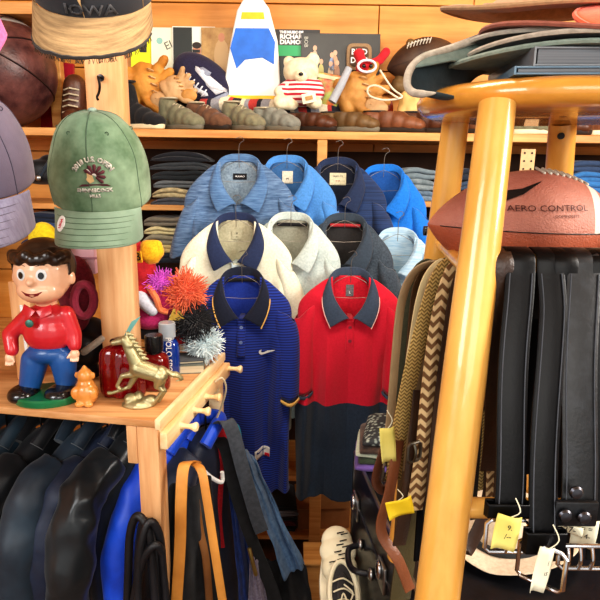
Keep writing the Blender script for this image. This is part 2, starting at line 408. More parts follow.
def hanger(px,py,Y,label,W=.19,hook=.07,rz=0,m=wire):
    top=P(px,py+4,Y); r=T('wire_hanger',label,'hanger',top,math.radians(rz),None)
    mb=MB(); mb.tube(cat([(0,.004,-.03),(0,0,0),(0,0,hook*.55),(.006,0,hook*.8),(.018,0,hook*.93),(.008,.0,hook*1.1),(-.01,0,hook*1.02)],4),.0011,6); mb.obj('hook',m,r,world=False)
    mb=MB(); s=[(-W*.85,0,-.075),(-W*.4,.002,-.042),(-.05,.003,-.028),(-.02,.004,-.012),(0,.004,-.006),(.02,.004,-.012),(.05,.003,-.028),(W*.4,.002,-.042),(W*.85,0,-.075)]
    mb.tube(cat(s,4),.001,6); mb.tube([(-W*.85,0,-.075),(0,0,-.082),(W*.85,0,-.075)],.0008,6); mb.obj('shoulder_bar',m,r,world=False)
    return r
heather_b=cloth('heather_blue','#2f4c72',col2='#7290b4',st=(8,8,70),vs=3,lo=.3,hi=.7)
heather_c=cloth('heather_blue_collar','#3a5c86',col2='#6488b2',st=(8,8,70),vs=3,lo=.3,hi=.7)
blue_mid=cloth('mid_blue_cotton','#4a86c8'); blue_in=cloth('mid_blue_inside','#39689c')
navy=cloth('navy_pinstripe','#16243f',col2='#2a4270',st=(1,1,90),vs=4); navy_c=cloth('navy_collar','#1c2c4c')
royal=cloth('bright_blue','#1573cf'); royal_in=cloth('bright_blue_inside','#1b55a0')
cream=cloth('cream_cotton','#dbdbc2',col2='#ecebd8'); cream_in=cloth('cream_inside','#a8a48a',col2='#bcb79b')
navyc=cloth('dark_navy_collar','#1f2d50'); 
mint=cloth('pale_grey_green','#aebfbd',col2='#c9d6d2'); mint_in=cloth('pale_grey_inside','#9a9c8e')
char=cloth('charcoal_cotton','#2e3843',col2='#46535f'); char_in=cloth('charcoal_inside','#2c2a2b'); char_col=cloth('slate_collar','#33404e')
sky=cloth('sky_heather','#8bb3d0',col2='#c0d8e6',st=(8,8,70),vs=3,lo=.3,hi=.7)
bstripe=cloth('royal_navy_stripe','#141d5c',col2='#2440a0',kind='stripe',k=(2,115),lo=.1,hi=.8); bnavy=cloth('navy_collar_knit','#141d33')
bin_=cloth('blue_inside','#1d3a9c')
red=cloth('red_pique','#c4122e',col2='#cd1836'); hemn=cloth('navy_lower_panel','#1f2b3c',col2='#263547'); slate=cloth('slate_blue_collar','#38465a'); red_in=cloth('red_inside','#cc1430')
pink=cloth('pink_trim','#e7b9b4'); gold=cloth('gold_trim','#e4b866'); wht=cloth('white_label','#d9d4c2'); blk=cloth('black_label','#14161c')
redtape=cloth('red_tape','#b03038'); greyl=cloth('grey_label','#5c5c60',col2='#77757a')
g='polo shirts hanging in front of the shelves'
Y3=1.86
def P_(*a,**k): r=polo(*a,**k); r[0]['group']=g; return r
def hg(*a,**k): h=hanger(*a,**k); h['group']='wire hangers carrying the shirts'; return h
# top row
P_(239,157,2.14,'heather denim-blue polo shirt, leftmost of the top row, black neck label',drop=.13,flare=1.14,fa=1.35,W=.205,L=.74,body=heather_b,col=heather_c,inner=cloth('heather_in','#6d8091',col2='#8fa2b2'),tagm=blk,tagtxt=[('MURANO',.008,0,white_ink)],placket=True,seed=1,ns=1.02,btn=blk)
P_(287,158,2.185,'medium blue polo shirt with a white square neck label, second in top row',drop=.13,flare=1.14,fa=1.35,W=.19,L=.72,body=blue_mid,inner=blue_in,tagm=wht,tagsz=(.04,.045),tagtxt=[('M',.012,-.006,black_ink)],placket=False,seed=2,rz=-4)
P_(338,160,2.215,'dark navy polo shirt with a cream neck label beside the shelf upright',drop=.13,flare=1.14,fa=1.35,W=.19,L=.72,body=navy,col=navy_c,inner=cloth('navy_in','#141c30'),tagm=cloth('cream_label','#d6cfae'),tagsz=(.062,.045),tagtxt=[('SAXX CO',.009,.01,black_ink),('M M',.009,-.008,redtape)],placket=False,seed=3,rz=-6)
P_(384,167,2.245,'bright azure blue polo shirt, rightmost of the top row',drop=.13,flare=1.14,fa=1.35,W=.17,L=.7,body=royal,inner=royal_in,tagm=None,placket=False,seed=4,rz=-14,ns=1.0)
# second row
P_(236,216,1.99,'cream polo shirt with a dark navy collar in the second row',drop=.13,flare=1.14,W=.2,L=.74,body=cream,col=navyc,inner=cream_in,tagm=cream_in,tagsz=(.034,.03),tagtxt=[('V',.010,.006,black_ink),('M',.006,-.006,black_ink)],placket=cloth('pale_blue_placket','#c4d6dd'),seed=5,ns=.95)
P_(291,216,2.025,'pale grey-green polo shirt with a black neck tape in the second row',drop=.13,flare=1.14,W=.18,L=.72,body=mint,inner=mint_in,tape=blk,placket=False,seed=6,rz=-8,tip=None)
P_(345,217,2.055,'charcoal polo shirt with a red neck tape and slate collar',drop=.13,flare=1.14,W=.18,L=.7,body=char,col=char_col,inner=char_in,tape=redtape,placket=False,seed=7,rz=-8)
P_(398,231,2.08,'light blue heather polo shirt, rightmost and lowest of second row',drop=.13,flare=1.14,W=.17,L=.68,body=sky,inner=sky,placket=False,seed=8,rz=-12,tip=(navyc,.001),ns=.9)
# neck prints
def neck(px,py,Y,txts,nm,label): pass
# front row
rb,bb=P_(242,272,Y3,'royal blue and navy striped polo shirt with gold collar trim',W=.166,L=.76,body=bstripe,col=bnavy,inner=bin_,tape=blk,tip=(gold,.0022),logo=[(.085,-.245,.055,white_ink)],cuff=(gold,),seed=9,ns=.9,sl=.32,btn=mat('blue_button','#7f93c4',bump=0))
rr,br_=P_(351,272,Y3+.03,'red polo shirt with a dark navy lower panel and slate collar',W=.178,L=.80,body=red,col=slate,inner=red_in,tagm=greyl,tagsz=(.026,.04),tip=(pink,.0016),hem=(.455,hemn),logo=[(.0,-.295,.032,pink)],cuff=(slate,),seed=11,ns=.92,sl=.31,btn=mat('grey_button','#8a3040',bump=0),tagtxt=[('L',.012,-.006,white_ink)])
# small square patch at hem of blue shirt
mb=MB(); mb.grid(lambda u,v:V((lerp(.045,.093,u),0,lerp(-.625,-.59,v))),6,6); mb.project(bb,.008); hp=mb.obj('hem_patch',white_ink,rb,world=False,solid=.001)
mb=MB(); swoosh(mb,TM((.066,0,-.601)),.03); mb.project(bb,.0098); mb.obj('patch_logo',mat('blue_ink','#1c2f80',bump=0),hp,world=False,solid=.001)
mb=MB(); mb.grid(lambda u,v:V((lerp(.075,.092,u),0,lerp(-.624,-.613,v))),3,3); mb.project(bb,.0098); mb.obj('patch_numeral',red,hp,world=False,solid=.001)
for a in[(239,155,2.14,'wire hanger holding the heather denim-blue polo'),(287,156,2.185,'wire hanger holding the medium blue polo'),(338,158,2.215,'wire hanger holding the dark navy polo'),(384,165,2.245,'wire hanger holding the bright azure polo'),
  (236,214,1.99,'wire hanger holding the cream polo'),(291,214,2.025,'wire hanger holding the pale grey-green polo'),(345,215,2.055,'wire hanger holding the charcoal polo'),(398,229,2.08,'wire hanger holding the light blue heather polo'),
  (242,270,Y3,'wire hanger holding the blue striped polo'),(351,270,Y3+.03,'wire hanger holding the red polo')]:
    hg(*a,W=.16)
# lettering printed inside the necks
def inprint(px,py,Y,lines,nm,m_,parent=None):
    return
# ---------------------------------------------------------------- stool
YF,YR=.62,.85
lt=P(497,108,YF); lrt=P(455,128,YR); rrt=P(562,130,YR)
zs=(lt.z+.0)
SC=V((.297,.735,zs))
stool=T('wooden_stool','honey-coloured wooden bar stool stacked with hats and books','stool',(SC.x,SC.y,1.05))
R=.157
mb=MB(); pr=[(.001,0),(R-.02,0),(R-.008,.003),(R-.001,.010),(R,.017),(R-.004,.024),(R-.014,.029),(.001,.031)]
mb.lathe(pr,SC,64); mb.obj('seat',w_seat,stool,angle=60)
ft=V((lt.x,YF,zs)); fb=P(437,600,.50); fb=ft+(fb-ft)*1.03
dF=fb-ft
def legp(x,y,sx,sy,z):   # mirrored splay
    k=(zs-z)/(zs-fb.z); return V((x+sx*abs(dF.x)*k,y+sy*abs(dF.y)*k,z))
legs={'fl':(ft.x,YF,-1,-1),'fr':(2*SC.x-ft.x,YF,1,-1),'rl':(lrt.x,YR,-1,1),'rr':(rrt.x,YR,1,1)}
ZT=1.06
def legpt(k,z):
    x,y,sx,sy=legs[k]
    if k=='fl': t=(zs-z)/(zs-fb.z); return ft+dF*t
    if k=='rl':
        a=V((x,y,zs)); b=P(437,265,.87); t=(zs-z)/(zs-b.z); return a+(b-a)*t
    if k=='rr':
        a=V((x,y,zs)); b=P(557,200,.88); t=(zs-z)/(zs-b.z); return a+(b-a)*t
    return legp(x,y,sx*1.0,sy,z)
for k in legs:
    mb=MB(); n=14; pts=[legpt(k,lerp(zs+.004,ZT,i/n)) for i in range(n+1)]
    mb.tube(pts,[.0185+.0035*min(1,i/5) for i in range(n+1)],20); mb.obj('leg',w_stool,stool,world=True,angle=60)
w_rung=wood('rung_wood','#c98f3c','#e6b566',0,rough=.3,coat=.4,vs=2)
zr=P(497,262,.585).z; zl=P(500,493,.55).z
def rung(a,b,z,r=.0095):
    mb=MB(); p,q=legpt(a,z),legpt(b,z); mb.tube([p,p.lerp(q,.33),p.lerp(q,.66),q],r,16); mb.obj('rung',w_rung,stool,angle=60); return p,q
RF=rung('fl','fr',zr); RL=rung('fl','rl',zr-.016,.0085); rung('rl','rr',zr); rung('fr','rr',zr+.008)
rung('fl','fr',zl,.0105); rung('fr','rr',zl+.03)
mb=MB(); hp=P(562,135,YR); hp=P(561,136,YR-.02)
mb.lathe([(.0045,-.002),(.0045,.002)],hp,12,rot(90)); mb.obj('screw_hole',black_ink,stool)
# ---------------------------------------------------------------- football on the rungs
lb=leather('football_leather','#8f4630',col2='#a85c40',bump=.6,bs=420,rough=.5,vs=10); lwht=leather('football_stripe','#b9b5a6',col2='#cfcabb',bump=.5,bs=420,rough=.55)
lpan=leather('football_panel','#96594a',col2='#b07462',bump=.6,bs=420,rough=.5,vs=10)
blkl=leather('football_black','#1c1716',bump=.4)
def football(name,label,c,a,r,rz=0,ry=0,mats=None,stripes=True,rx=0,seam=True):
    M=rot(rx,ry,rz); root=T(name,label,'football',c)
    mb=MB(); n=40; sg=32; rings=[]
    for i in range(n+1):
        x=-a+2*a*i/n; t=x/a; rr=max(r*(1-t*t)**.82*(1-.02*t*t),.0006)
        rings.append([V(c)+M@V((x,rr*math.cos(q*2*PI/sg)*(1-.03*abs(math.sin(q*4*PI/sg))),rr*math.sin(q*2*PI/sg))) for q in range(sg)])
    mb.loft(rings)
    for k,f in enumerate(mb.f[:n*sg]):
        i=k//sg; x=-a+2*a*(i+.5)/n
        if stripes and .44<abs(x/a)<.56: mb.m[k]=1 if (k%sg)<16 else 2
        else: mb.m[k]=0 if (k%sg)>=16 else 2
        if stripes and .44<abs(x/a)<.56 and (k%sg)>=16: mb.m[k]=0
        if not stripes: mb.m[k]=0
    o=mb.obj('shell',mats,root,sub=1,angle=180)
    if seam:
        for off in(0,PI):
            mb=MB(); pts=[]
            for i in range(2,n-1):
                x=-a+2*a*i/n; t=x/a; rr=r*(1-t*t)**.82; pts.append(V(c)+M@V((x,rr*math.cos(off)*.995,rr*math.sin(off))))
            mb.tube(pts,.0007,6); mb.obj('seam',blkl,root)
    return root,M,mb
fc=P(527,232,.745)+V((0,0,.006))
fbx,M,_=football('football','reddish-brown leather football with white stripes wedged under the stool seat',fc,.128,.072,rz=-1,mats=[lb,lwht,lpan],ry=1)
fm=MB(); 
bv=None
mb=MB(); mb.ell(fc,(.128,.072,.072)); 
def fy(mb,off=.0008):
    for i,p in enumerate(mb.v):
        t=max(-.98,min(.98,(p.x-fc.x)/.128)); rr=.072*(1-t*t)**.82; dz=p.z-fc.z; y=math.sqrt(max(rr*rr-dz*dz,1e-7)); mb.v[i]=V((p.x,fc.y-y-off,p.z))
    return mb
pA=P(546,208,.69)
mb=MB(); mb.text('AERO CONTROL',.0098,TM(pA,0,-1,0),.0001,sx=1.25); fy(mb,.0014); mb.obj('lettering',mat('debossed','#4c1f1a',bump=0,rough=.5),fbx,fixn=False)
mb=MB(); mb.text('COMPOSITE',.0045,TM(pA+V((.02,0,-.0085)),0,-1,0),.0001,sx=1.25); fy(mb,.0014); mb.obj('lettering',MATS['debossed'],fbx,fixn=False)
mb=MB(); q=P(512,197,.70)
mb.poly([(-.03,-.006),(-.028,.003),(-.01,.007),(.01,.010),(.035,.019),(.01,.004),(-.008,-.003),(-.02,-.007)],.0005,TM(q)); fy(mb,.0012); mb.obj('swoosh_mark',blkl,fbx,fixn=False,solid=.0006)
mb=MB()
for i in range(8):
    x=fc.x+.005+i*.008; t=(x-fc.x)/.128; rr=.072*(1-t*t)**.82; a=1.85
    mb.cap((x,fc.y-rr*math.cos(1.25),fc.z+rr*math.sin(1.25)),(x,fc.y+.004,fc.z+rr+.002),.0018)
mb.obj('lacing',lwht,fbx)
# ---------------------------------------------------------------- belts
blk_b=leather('black_belt','#050506',col2='#0a0a0d',rough=.36,vs=30,bump=.08,spec=.22); blk_w=leather('worn_black_belt','#0a0b0e',col2='#22252a',rough=.42,vs=60,bump=.15,lo=.45,hi=.75); brn_b=leather('dark_brown_belt','#2c1c15',col2='#45301f'); tan_b=leather('tan_belt','#8a7456',col2='#a68f6c',rough=.5); cream_b=leather('cream_belt','#c4b184',col2='#dccb9f',rough=.6)
brd=mat('braided_tan','#7d6434',col2='#c3a566',kind='chevron',k=(0,190,.004),rough=.8,bump=.5,bs=400); chev=mat('chevron_weave','#6b4a2a',col2='#cbb083',kind='chevron',k=(0,70,.008),rough=.8,bump=.4); olive=cloth('olive_webbing','#4b4a34'); stit=mat('belt_stitch','#474b52',bump=0)
yel=mat('yellow_tag','#d9c860',col2='#e6d982',rough=.8,bump=.1); crm=mat('cream_tag','#d8d3b4',col2='#e5e2cc',rough=.8,bump=.1); brig=mat('bright_yellow_tag','#e9c30f',col2='#f4d83a',rough=.5)
def pricetag(name,label,c,w,h,m,ry=0,rz=0,rx=0,txt=None):
    r=T(name,label,'price tag',c); M=TM(c,rx,ry,rz)
    mb=MB(); mb.grid(lambda u,v:M@V(((u-.5)*w,.003*math.sin(u*4+v*2),(v-.5)*h)),6,6); mb.obj('card',m,r,solid=.0006)
    mb=MB(); mb.tube(cat([M@V((0,0,h*.45)),M@V((.006,-.004,h*.7)),M@V((.003,.004,h*.95))],4),.0006,5); mb.obj('string',crm,r)
    for k,t in enumerate(txt or []):
        mb=MB(); mb.text(t,w*.34,TM(c,rx,ry,rz)@Matrix.Translation((0,-.0045,h*(.22-.25*k))),.0001); mb.obj('handwriting',black_ink,r)
    return r
def belt(label,x0,x1,y0,y1,m,w,Yf,back=.04,name='belt',stitch=False,group=None,z0=None,flip=1,buckle=None,keeper=None,rz=0,ytop=262,backlen=.8):
    """strap looped over the front rung: front strand runs from pixel (x0,ytop) to (x1,y1)"""
    a=P(x0,ytop,.575); zt=zr+.0125
    p0=V((a.x,.578,zt-.002)); pe=P(x1,y1,Yf)
    root=T(name,label,'belt',(p0.x,.585,pe.z))
    fr=[V((p0.x,.585+.006,zt+.001)),V((p0.x,.572,zt-.004)),V((p0.x+.0,.566,zt-.02))]
    for k in range(1,9): 
        t=k/8; q=fr[2].lerp(pe,t); fr.append(q+V((.003*math.sin(t*5+x0),-.004*math.sin(t*PI),0)))
    bk=[V((p0.x+.004,.585+back,lerp(zt,pe.z,backlen))),V((p0.x+.003,.585+back*.8,zt-.08)),V((p0.x+.002,.585+back*.5,zt-.02)),V((p0.x,.602,zt-.004))]
    pts=cat(bk+fr,4)
    mb=MB(); mb.ribbon(pts,(1,rz,0),w,.0035); mb.obj('strap',m,root,angle=50)
    if stitch:
        for s in(-1,1):
            mb=MB(); ps=cat(fr[2:],3); mb.tube([p+V((s*(w/2-.0035),-.0024,0)) for p in ps],.0006,4); mb.obj('stitching',stit,root)
    return root,pe
g='leather belts looped over the stool rung'
def B(*a,**k): r=belt(*a,**k); r[0]['group']=g; return r
b1,e1=B('glossy black leather belt looped nearest the front leg, yellow tag at its end',518,506,262,514,blk_b,.029,.492,stitch=True)
b2,e2=B('glossy black stitched belt between two black belts, silver buckle at its end',548,543,262,548,blk_b,.027,.478,stitch=True)
b3,e3=B('wide worn black belt with three snaps at its lower end',581,575,262,520,blk_w,.034,.49,stitch=True)
b4,e4=B('black belt at the right edge of the frame behind the worn belt',603,604,262,560,blk_b,.03,.50)
b5,e5=B('dark brown woven belt hanging between front leg and first black belt',500,488,262,470,brn_b,.022,.60,back=.06)
b6,e6=B('black laced-edge belt behind the glossy stitched belt',563,560,264,560,blk_b,.024,.56)
# keeper loops and buckles
def keeper(c,w,m,parent,h=.014):
    mb=MB(); 
    ring=[(-w/2,-.005),(w/2,-.005),(w/2+.002,0),(w/2,.005),(-w/2,.005),(-w/2-.002,0)]
    mb.loft([[V(c)+V((x,y,z)) for x,y in ring] for z in(-h/2,-h/2+.002,h/2-.002,h/2)],cap=False); mb.obj('keeper',m,parent,solid=.002)
keeper(e1+V((0,0,.006)),.037,blk_b,b1); keeper(e2+V((0,0,.008)),.035,blk_b,b2,.022)
def buckle(c,w,h,parent,ry=0,rz=0,m=metal_chrome,prongs=1):
    M=TM(c,0,ry,rz); mb=MB(); r=.0022
    pts=[(-w/2,-h/2+.004),(-w/2+.004,-h/2),(w/2-.004,-h/2),(w/2,-h/2+.004),(w/2,h/2-.004),(w/2-.004,h/2),(-w/2+.004,h/2),(-w/2,h/2-.004)]
    mb.tube([M@V((x,0,z)) for x,z in pts],r,8,closed=True); o=mb.obj('buckle',m,parent)
    for k in range(prongs):
        x=(k-(prongs-1)/2)*w/max(prongs,1)*.9; mb=MB(); mb.tube(cat([M@V((x,.001,h/2)),M@V((x,-.004,0)),M@V((x,-.001,-h/2))],4),.0018,8); mb.obj('prong',m,o)
    return o
buckle(e1+V((.002,-.002,-.022)),.04,.034,b1,m=metal_chrome); 
buckle(P(541,565,.474),.042,.04,b2,ry=0,rz=-40)
buckle(P(585,557,.48),.05,.024,b4,prongs=4)
for k,(x,y) in enumerate(((574,490),(563,513),(582,515))):
    c=P(x,y,.486); mb=MB(); mb.lathe([(.0062,-.001),(.0065,.001),(.005,.003),(.001,.0036)],c+V((0,-.004,0)),16,rot(90)); mb.obj('snap',mat('dark_snap','#55565c',rough=.35,metal=1,bump=0),b3)
mb=MB(); mb.box(P(575,513,.488),(.041,.006,.026)); mb.obj('folded_end',blk_w,b3,bevel=.002)
pricetag('price_tag','yellow handwritten price tag on the leftmost black belt',P(506,533,.478),.022,.036,yel,8,5,0,['9.','/--'])
pricetag('price_tag','narrow cream price tag hanging from the silver buckle',P(542,570,.462),.015,.045,crm,12,25,0,['|','15'])
pricetag('price_tag','pale yellow handwritten tag beside the worn belt snaps',P(584,533,.50),.022,.032,crm,4,-10,0,['= =','14-'])
pricetag('price_tag','short cream tag tucked below the snapped belt end',P(568,529,.50),.026,.010,crm,4,-10,0,['27-'])
# braided and fabric belts over the left rung (front-left to rear-left)
g2='woven and leather belts spilling off the left rung'
def lbelt(label,pix,m,w,side=(1,.35,0),top=None,name='belt',th=.003,loop=True):
    """pix: list of (px,py,Y) down the outside; strap starts over the rung"""
    ps=[P(*p) for p in pix]; 
    root=T(name,label,'belt',ps[-1]); root['group']=g2
    pts=ps
    if loop:
        t=ps[0]; pts=[t+V((.075,.02,-.33)),t+V((.065,.012,-.2)),t+V((.05,.005,-.08)),t+V((.028,0,-.012))]+ps
    mb=MB(); mb.ribbon(cat(pts,5),side,w,th); mb.obj('strap',m,root,angle=50); return root
lb1=lbelt('outermost thin taupe leather belt with punched holes, hanging toward the red shirt',[(438,262,.80),(415,272,.80),(402,300,.80),(396,350,.80),(392,400,.80),(388,440,.79)],tan_b,.013)
lbelt('cream leather belt looped between braided belts',[(446,263,.78),(430,275,.77),(421,300,.77),(414,340,.78),(405,400,.78)],cream_b,.016)
lbelt('thick golden braided belt in the middle of the belt bundle',[(452,266,.74),(438,280,.73),(425,320,.73),(412,370,.73),(400,430,.73),(393,480,.73)],brd,.024)
lbelt('herringbone woven belt with brown edges next to the front leg',[(462,268,.71),(449,284,.70),(438,330,.70),(430,390,.70),(424,450,.70),(414,510,.70)],chev,.026)
lbelt('dark brown leather belt falling behind the woven belts',[(468,270,.70),(457,290,.70),(449,340,.70),(441,400,.70),(434,470,.70),(430,530,.70)],brn_b,.020)
lbelt('olive webbing belt at the back of the bundle',[(432,264,.84),(418,278,.84),(411,320,.84),(405,380,.84),(398,440,.84)],olive,.03)
lbelt('brown leather belt curling to a loop at the bundle bottom',[(414,400,.76),(402,430,.76),(396,470,.75),(385,490,.74),(376,480,.74),(384,450,.74),(392,430,.75)],leather('chestnut_belt','#3e2216',col2='#56321f'),.014,loop=False)
lbelt('dark brown belt with dull buckle hanging low in the bundle',[(420,390,.72),(416,430,.71),(410,480,.7),(404,520,.7),(399,545,.7)],brn_b,.02,loop=False)
lbelt('rusty braided belt under the yellow tag',[(399,440,.73),(390,490,.72),(381,530,.72),(398,560,.71),(410,590,.71)],leather('rust_belt','#6a3b24',col2='#8a5636'),.016,loop=False)
bx=lbelt('black leather belt in the dark behind the front stool leg',[(484,290,.72),(478,360,.70),(474,440,.69),(468,520,.68)],blk_b,.022)
lbelt('brown grooved belt looping in a wide curve behind the lower rung',[(480,300,.80),(486,380,.78),(492,440,.76),(488,500,.74),(470,545,.72),(452,552,.70)],brn_b,.022)
lbelt('brushed grey leather belt hanging by the lower rung',[(492,300,.86),(494,380,.86),(497,440,.86),(492,485,.86)],tan_b,.01,loop=False)
lbelt('wide dark tan belt filling the back of the bundle',[(440,266,.82),(424,285,.82),(418,330,.82),(413,400,.82),(408,470,.82),(402,560,.82)],leather('dark_tan_belt','#4a3826',col2='#63492f'),.034)
lbelt('pale webbing belt with brown edge between cream and braided belts',[(450,265,.76),(434,282,.755),(424,330,.755),(416,400,.755),(409,470,.755)],tan_b,.02)
lbelt('thin black belt dropping straight in the bundle centre',[(456,268,.735),(443,290,.725),(434,350,.725),(427,420,.725),(422,500,.72),(418,560,.72)],blk_b,.014)
lbelt('dark olive belt hanging low before the rear stool leg',[(425,420,.80),(418,480,.79),(408,540,.79),(400,600,.78)],leather('olive_leather','#39321f',col2='#554a2e'),.036,loop=False)
for c,r_ in((P(414,452,.69),30),(P(386,470,.73),60)):
    buckle(c,.022,.026,bx,rz=r_,m=mat('old_brass','#6e6a60',rough=.35,metal=1,bump=0))
pricetag('price_tag','large bright yellow tag pinned to the belt bundle',P(400,508,.66),.034,.026,brig,-14,15,0)
pricetag('price_tag','creased cream paper tag hanging in front of stacked cloths',P(388,445,.72),.020,.052,yel,-6,20,0)
# ---------------------------------------------------------------- things on the seat
zt=zs+.031
book_c=mat('grey_page_block','#5f6266',col2='#777a7e',st=(1,1,120),vs=4,bump=0,rough=.8)
def book(name,label,c,w,d,h,rz,mc,mp,cat_='book'):
    r=T(name,label,cat_,c,math.radians(rz))
    mb=MB(); mb.box((0,0,h/2),(w-.006,d-.004,h-.004)); mb.obj('page_block',mp,r,world=False)
    for z in(.001,h-.001):
        mb=MB(); mb.box((0,0,z),(w,d,.002)); mb.obj('cover',mc,r,world=False,bevel=.0006,seg=1)
    mb=MB(); mb.box((-w/2,0,h/2),(.002,d,h)); mb.obj('spine',mc,r,world=False)
    return r
steel=mat('steel_blue_cover','#5b7486',rough=.4,bump=.05); greyc=mat('grey_cover','#74777a',rough=.35,bump=.05)
book('thin_book','thin steel-blue book lying lowest on the stool seat',(.325,.70,zt),.21,.20,.008,-6,steel,book_c)
book('book','thick grey book on top of the thin steel-blue one',(.335,.70,zt+.0085),.20,.19,.018,-4,greyc,book_c)
# ---------------------------------------------------------------- caps
def ball_cap(name,label,loc,mc,mbm,rx=.088,ry=.1,h=.125,tilt=0,rz=0,roll=0,brim=.072,droop=.03,under=None,seams=True,btn=None,wob=.004,seed=0,stitch=None,scale=1,bdn=0,bw=68):
    r=T('baseball_hat',label,'cap',loc); r.rotation_euler=Euler((math.radians(tilt),math.radians(roll),math.radians(rz)))
    r.scale=(scale,)*3
    def dome(a,e):
        ce=max(math.cos(e),.001)**.75; 
        ce*=.93+.07*min(1,e/.4)
        return V((rx*math.cos(a)*ce,ry*math.sin(a)*ce,h*math.sin(e)**1.0))
    mb=MB(); rings=[]
    for j in range(15):
        e=PI/2*j/14*.999
        rings.append([dome(2*PI*i/48,e)*(1+(.0 if not seams else -.012*max(0,1-abs(((i%8)-0))/1.0)*math.cos(e))) for i in range(48)])
    mb.loft(rings,cap=False); mb.noise(wob,14,0,seed)
    bv=mb.bvh(); crown=mb.obj('crown',mc,r,world=False,solid=.002,sub=1,fixn=False,angle=180)
    mb=MB()
    mb.ell((0,0,h*1.0+.002),(.008,.008,.004)); mb.obj('top_button',btn or mbm,r,world=False)
    def bf(u,v):
        a=math.radians(-90+bw*(2*u-1)); k=abs(2*u-1); L=brim*(1-k**2.6)**.5*.98+.002
        x=rx*.94*math.cos(a); y=ry*.94*math.sin(a)
        return V((x*(1+.10*v*(1-k)),y-L*v,.003-droop*k**2*(.15+.85*v)-.012*v*v-bdn*v-.004*v*(1-k)))
    mb=MB(); mb.grid(bf,28,10); mats=[mbm]
    br=mb.obj('brim',mats,r,world=False,solid=.003,sub=1,fixn=False,angle=180)
    if stitch:
        for v in(.25,.4,.55,.7,.85,.97):
            mb=MB(); mb.tube([bf(u/30,v)+V((0,0,.0022)) for u in range(2,29)],.0006,4); mb.obj('stitch_row',stitch,br,world=False)
    if seams:
        for k in range(6):
            a=PI/2+k*PI/3; mb=MB(); mb.tube([dome(a,PI/2*j/14*.99)*1.004 for j in range(15)],.0011,5); mb.noise(wob,14,0,seed); mb.obj('seam',stitch or mbm,crown,world=False)
        for k in (0,1,2,3,4,5):
            a=PI/2+PI/6+k*PI/3; p=dome(a,.95)*1.01; mb=MB(); mb.tube([p+V((.003*math.cos(q),0,.003*math.sin(q))) for q in [i*PI/4 for i in range(8)]],.0009,5,closed=True); mb.obj('eyelet',stitch or mbm,crown,world=False)
    return r,bv,crown,br,bf
green=cloth('faded_green_twill','#4f6b4e',col2='#8fa98c',vs=13,lo=.35,hi=.65,bs=700); green_b=cloth('faded_green_brim','#7a9480',col2='#93ab98',vs=12); gst=cloth('green_stitch','#4e6650')
# post first
POSTY=1.40
pt=P(101,65,POSTY); pb_=P(118,345,POSTY)
ZTAB=1.20
post=T('wooden_post','raw pine post rising from the table and carrying caps','post',(pt.x+.002,POSTY+.03,ZTAB))
mb=MB(); mb.box((pt.x+.002,POSTY+.03,(ZTAB+2.1)/2),(.086,.05,2.1-ZTAB)); mb.obj('timber',w_post,post,bevel=.003)
mb=MB(); mb.box((pt.x-.035,POSTY+.075,(Z1+2.05)/2),(.05,.03,.5)); mb.obj('rear_batten',wood('batten','#d8b07c','#edd0a3',2),post,bevel=.002)
hk=P(101,78,POSTY)
mb=MB(); mb.tube(cat([hk+V((0,.004,.0)),hk+V((0,-.02,0)),hk+V((.004,-.03,-.004)),hk+V((.006,-.03,-.02)),hk+V((.002,-.026,-.034)),hk+V((-.003,-.026,-.044)),hk+V((0,-.03,-.05))],5),.0028,8); mb.lathe([(.008,0),(.008,.004),(.001,.005)],hk,12,rot(90)); mb.obj('hook',mat('dark_metal','#3c3a3a',rough=.3,metal=1,bump=0),post)
# green cap
gc=P(103,199,1.27)
gcap,gbv,gcr,gbr,gbf=ball_cap('baseball_cap','washed green baseball cap with round golf emblem, hung on the post',gc,green,green_b,rx=.097,ry=.094,h=.165,tilt=14,brim=.066,droop=.022,bdn=.03,stitch=gst,btn=cloth('pale_green_button','#9fb3a2'),wob=.006,seed=3,rz=6,bw=60,scale=1.114)
def on_crown(mb,off=.003): return mb.project(gbv,off)
cw=cloth('embroidery_white','#e6e2d8')
cr=cloth('embroidery_maroon','#5a2b33'); ct=cloth('embroidery_tan','#c9a878')
def deco(fn,m,nm):
    mb=MB(); fn(mb); on_crown(mb); mb.obj(nm,m,gcr,world=False,fixn=False,solid=.0012)
ez=.07; ex=.008
deco(lambda b:b.text('2018 U.S. OPEN',.0115,TM((ex,0,ez+.026)),.0001,arc=.036,bold=.0003),cw,'arched_lettering')
deco(lambda b:b.text('SHINNECOCK',.0085,TM((ex,0,ez-.027)),.0001,bold=.0003,sx=1.1),cw,'lettering')
deco(lambda b:b.text('HILLS',.007,TM((ex,0,ez-.037)),.0001,bold=.0002,sx=1.1),cw,'lettering')
deco(lambda b:b.poly([(ex-.026,ez-.020),(ex+.028,ez-.020),(ex+.022,ez-.0165),(ex-.02,ez-.0165)],.001,Matrix.Identity(4)),cr,'emblem_ground')
def feathers(b):
    for k in range(7):
        a=math.radians(150-k*32); c=V((ex+.002,0,ez-.001)); d=V((math.cos(a),0,math.sin(a))); n=V((-d.z,0,d.x))
        b.add([c+d*.004+n*.0015,c+d*.017+n*.0032,c+d*.020,c+d*.017-n*.0032,c+d*.004-n*.0015],[(0,1,2,3,4)])
deco(feathers,cr,'emblem_feathers')
deco(lambda b:b.poly([(ex-.010,ez+.010),(ex+.008,ez+.002),(ex+.010,ez-.004),(ex-.012,ez+.006)],.001,Matrix.Identity(4)),cw,'emblem_band')
deco(lambda b:b.poly([(ex-.010,ez+.003),(ex-.002,ez+.0),(ex+.001,ez-.010),(ex-.006,ez-.014),(ex-.010,ez-.010),(ex-.0125,ez-.007),(ex-.010,ez-.004)],.001,Matrix.Identity(4)),ct,'emblem_face')
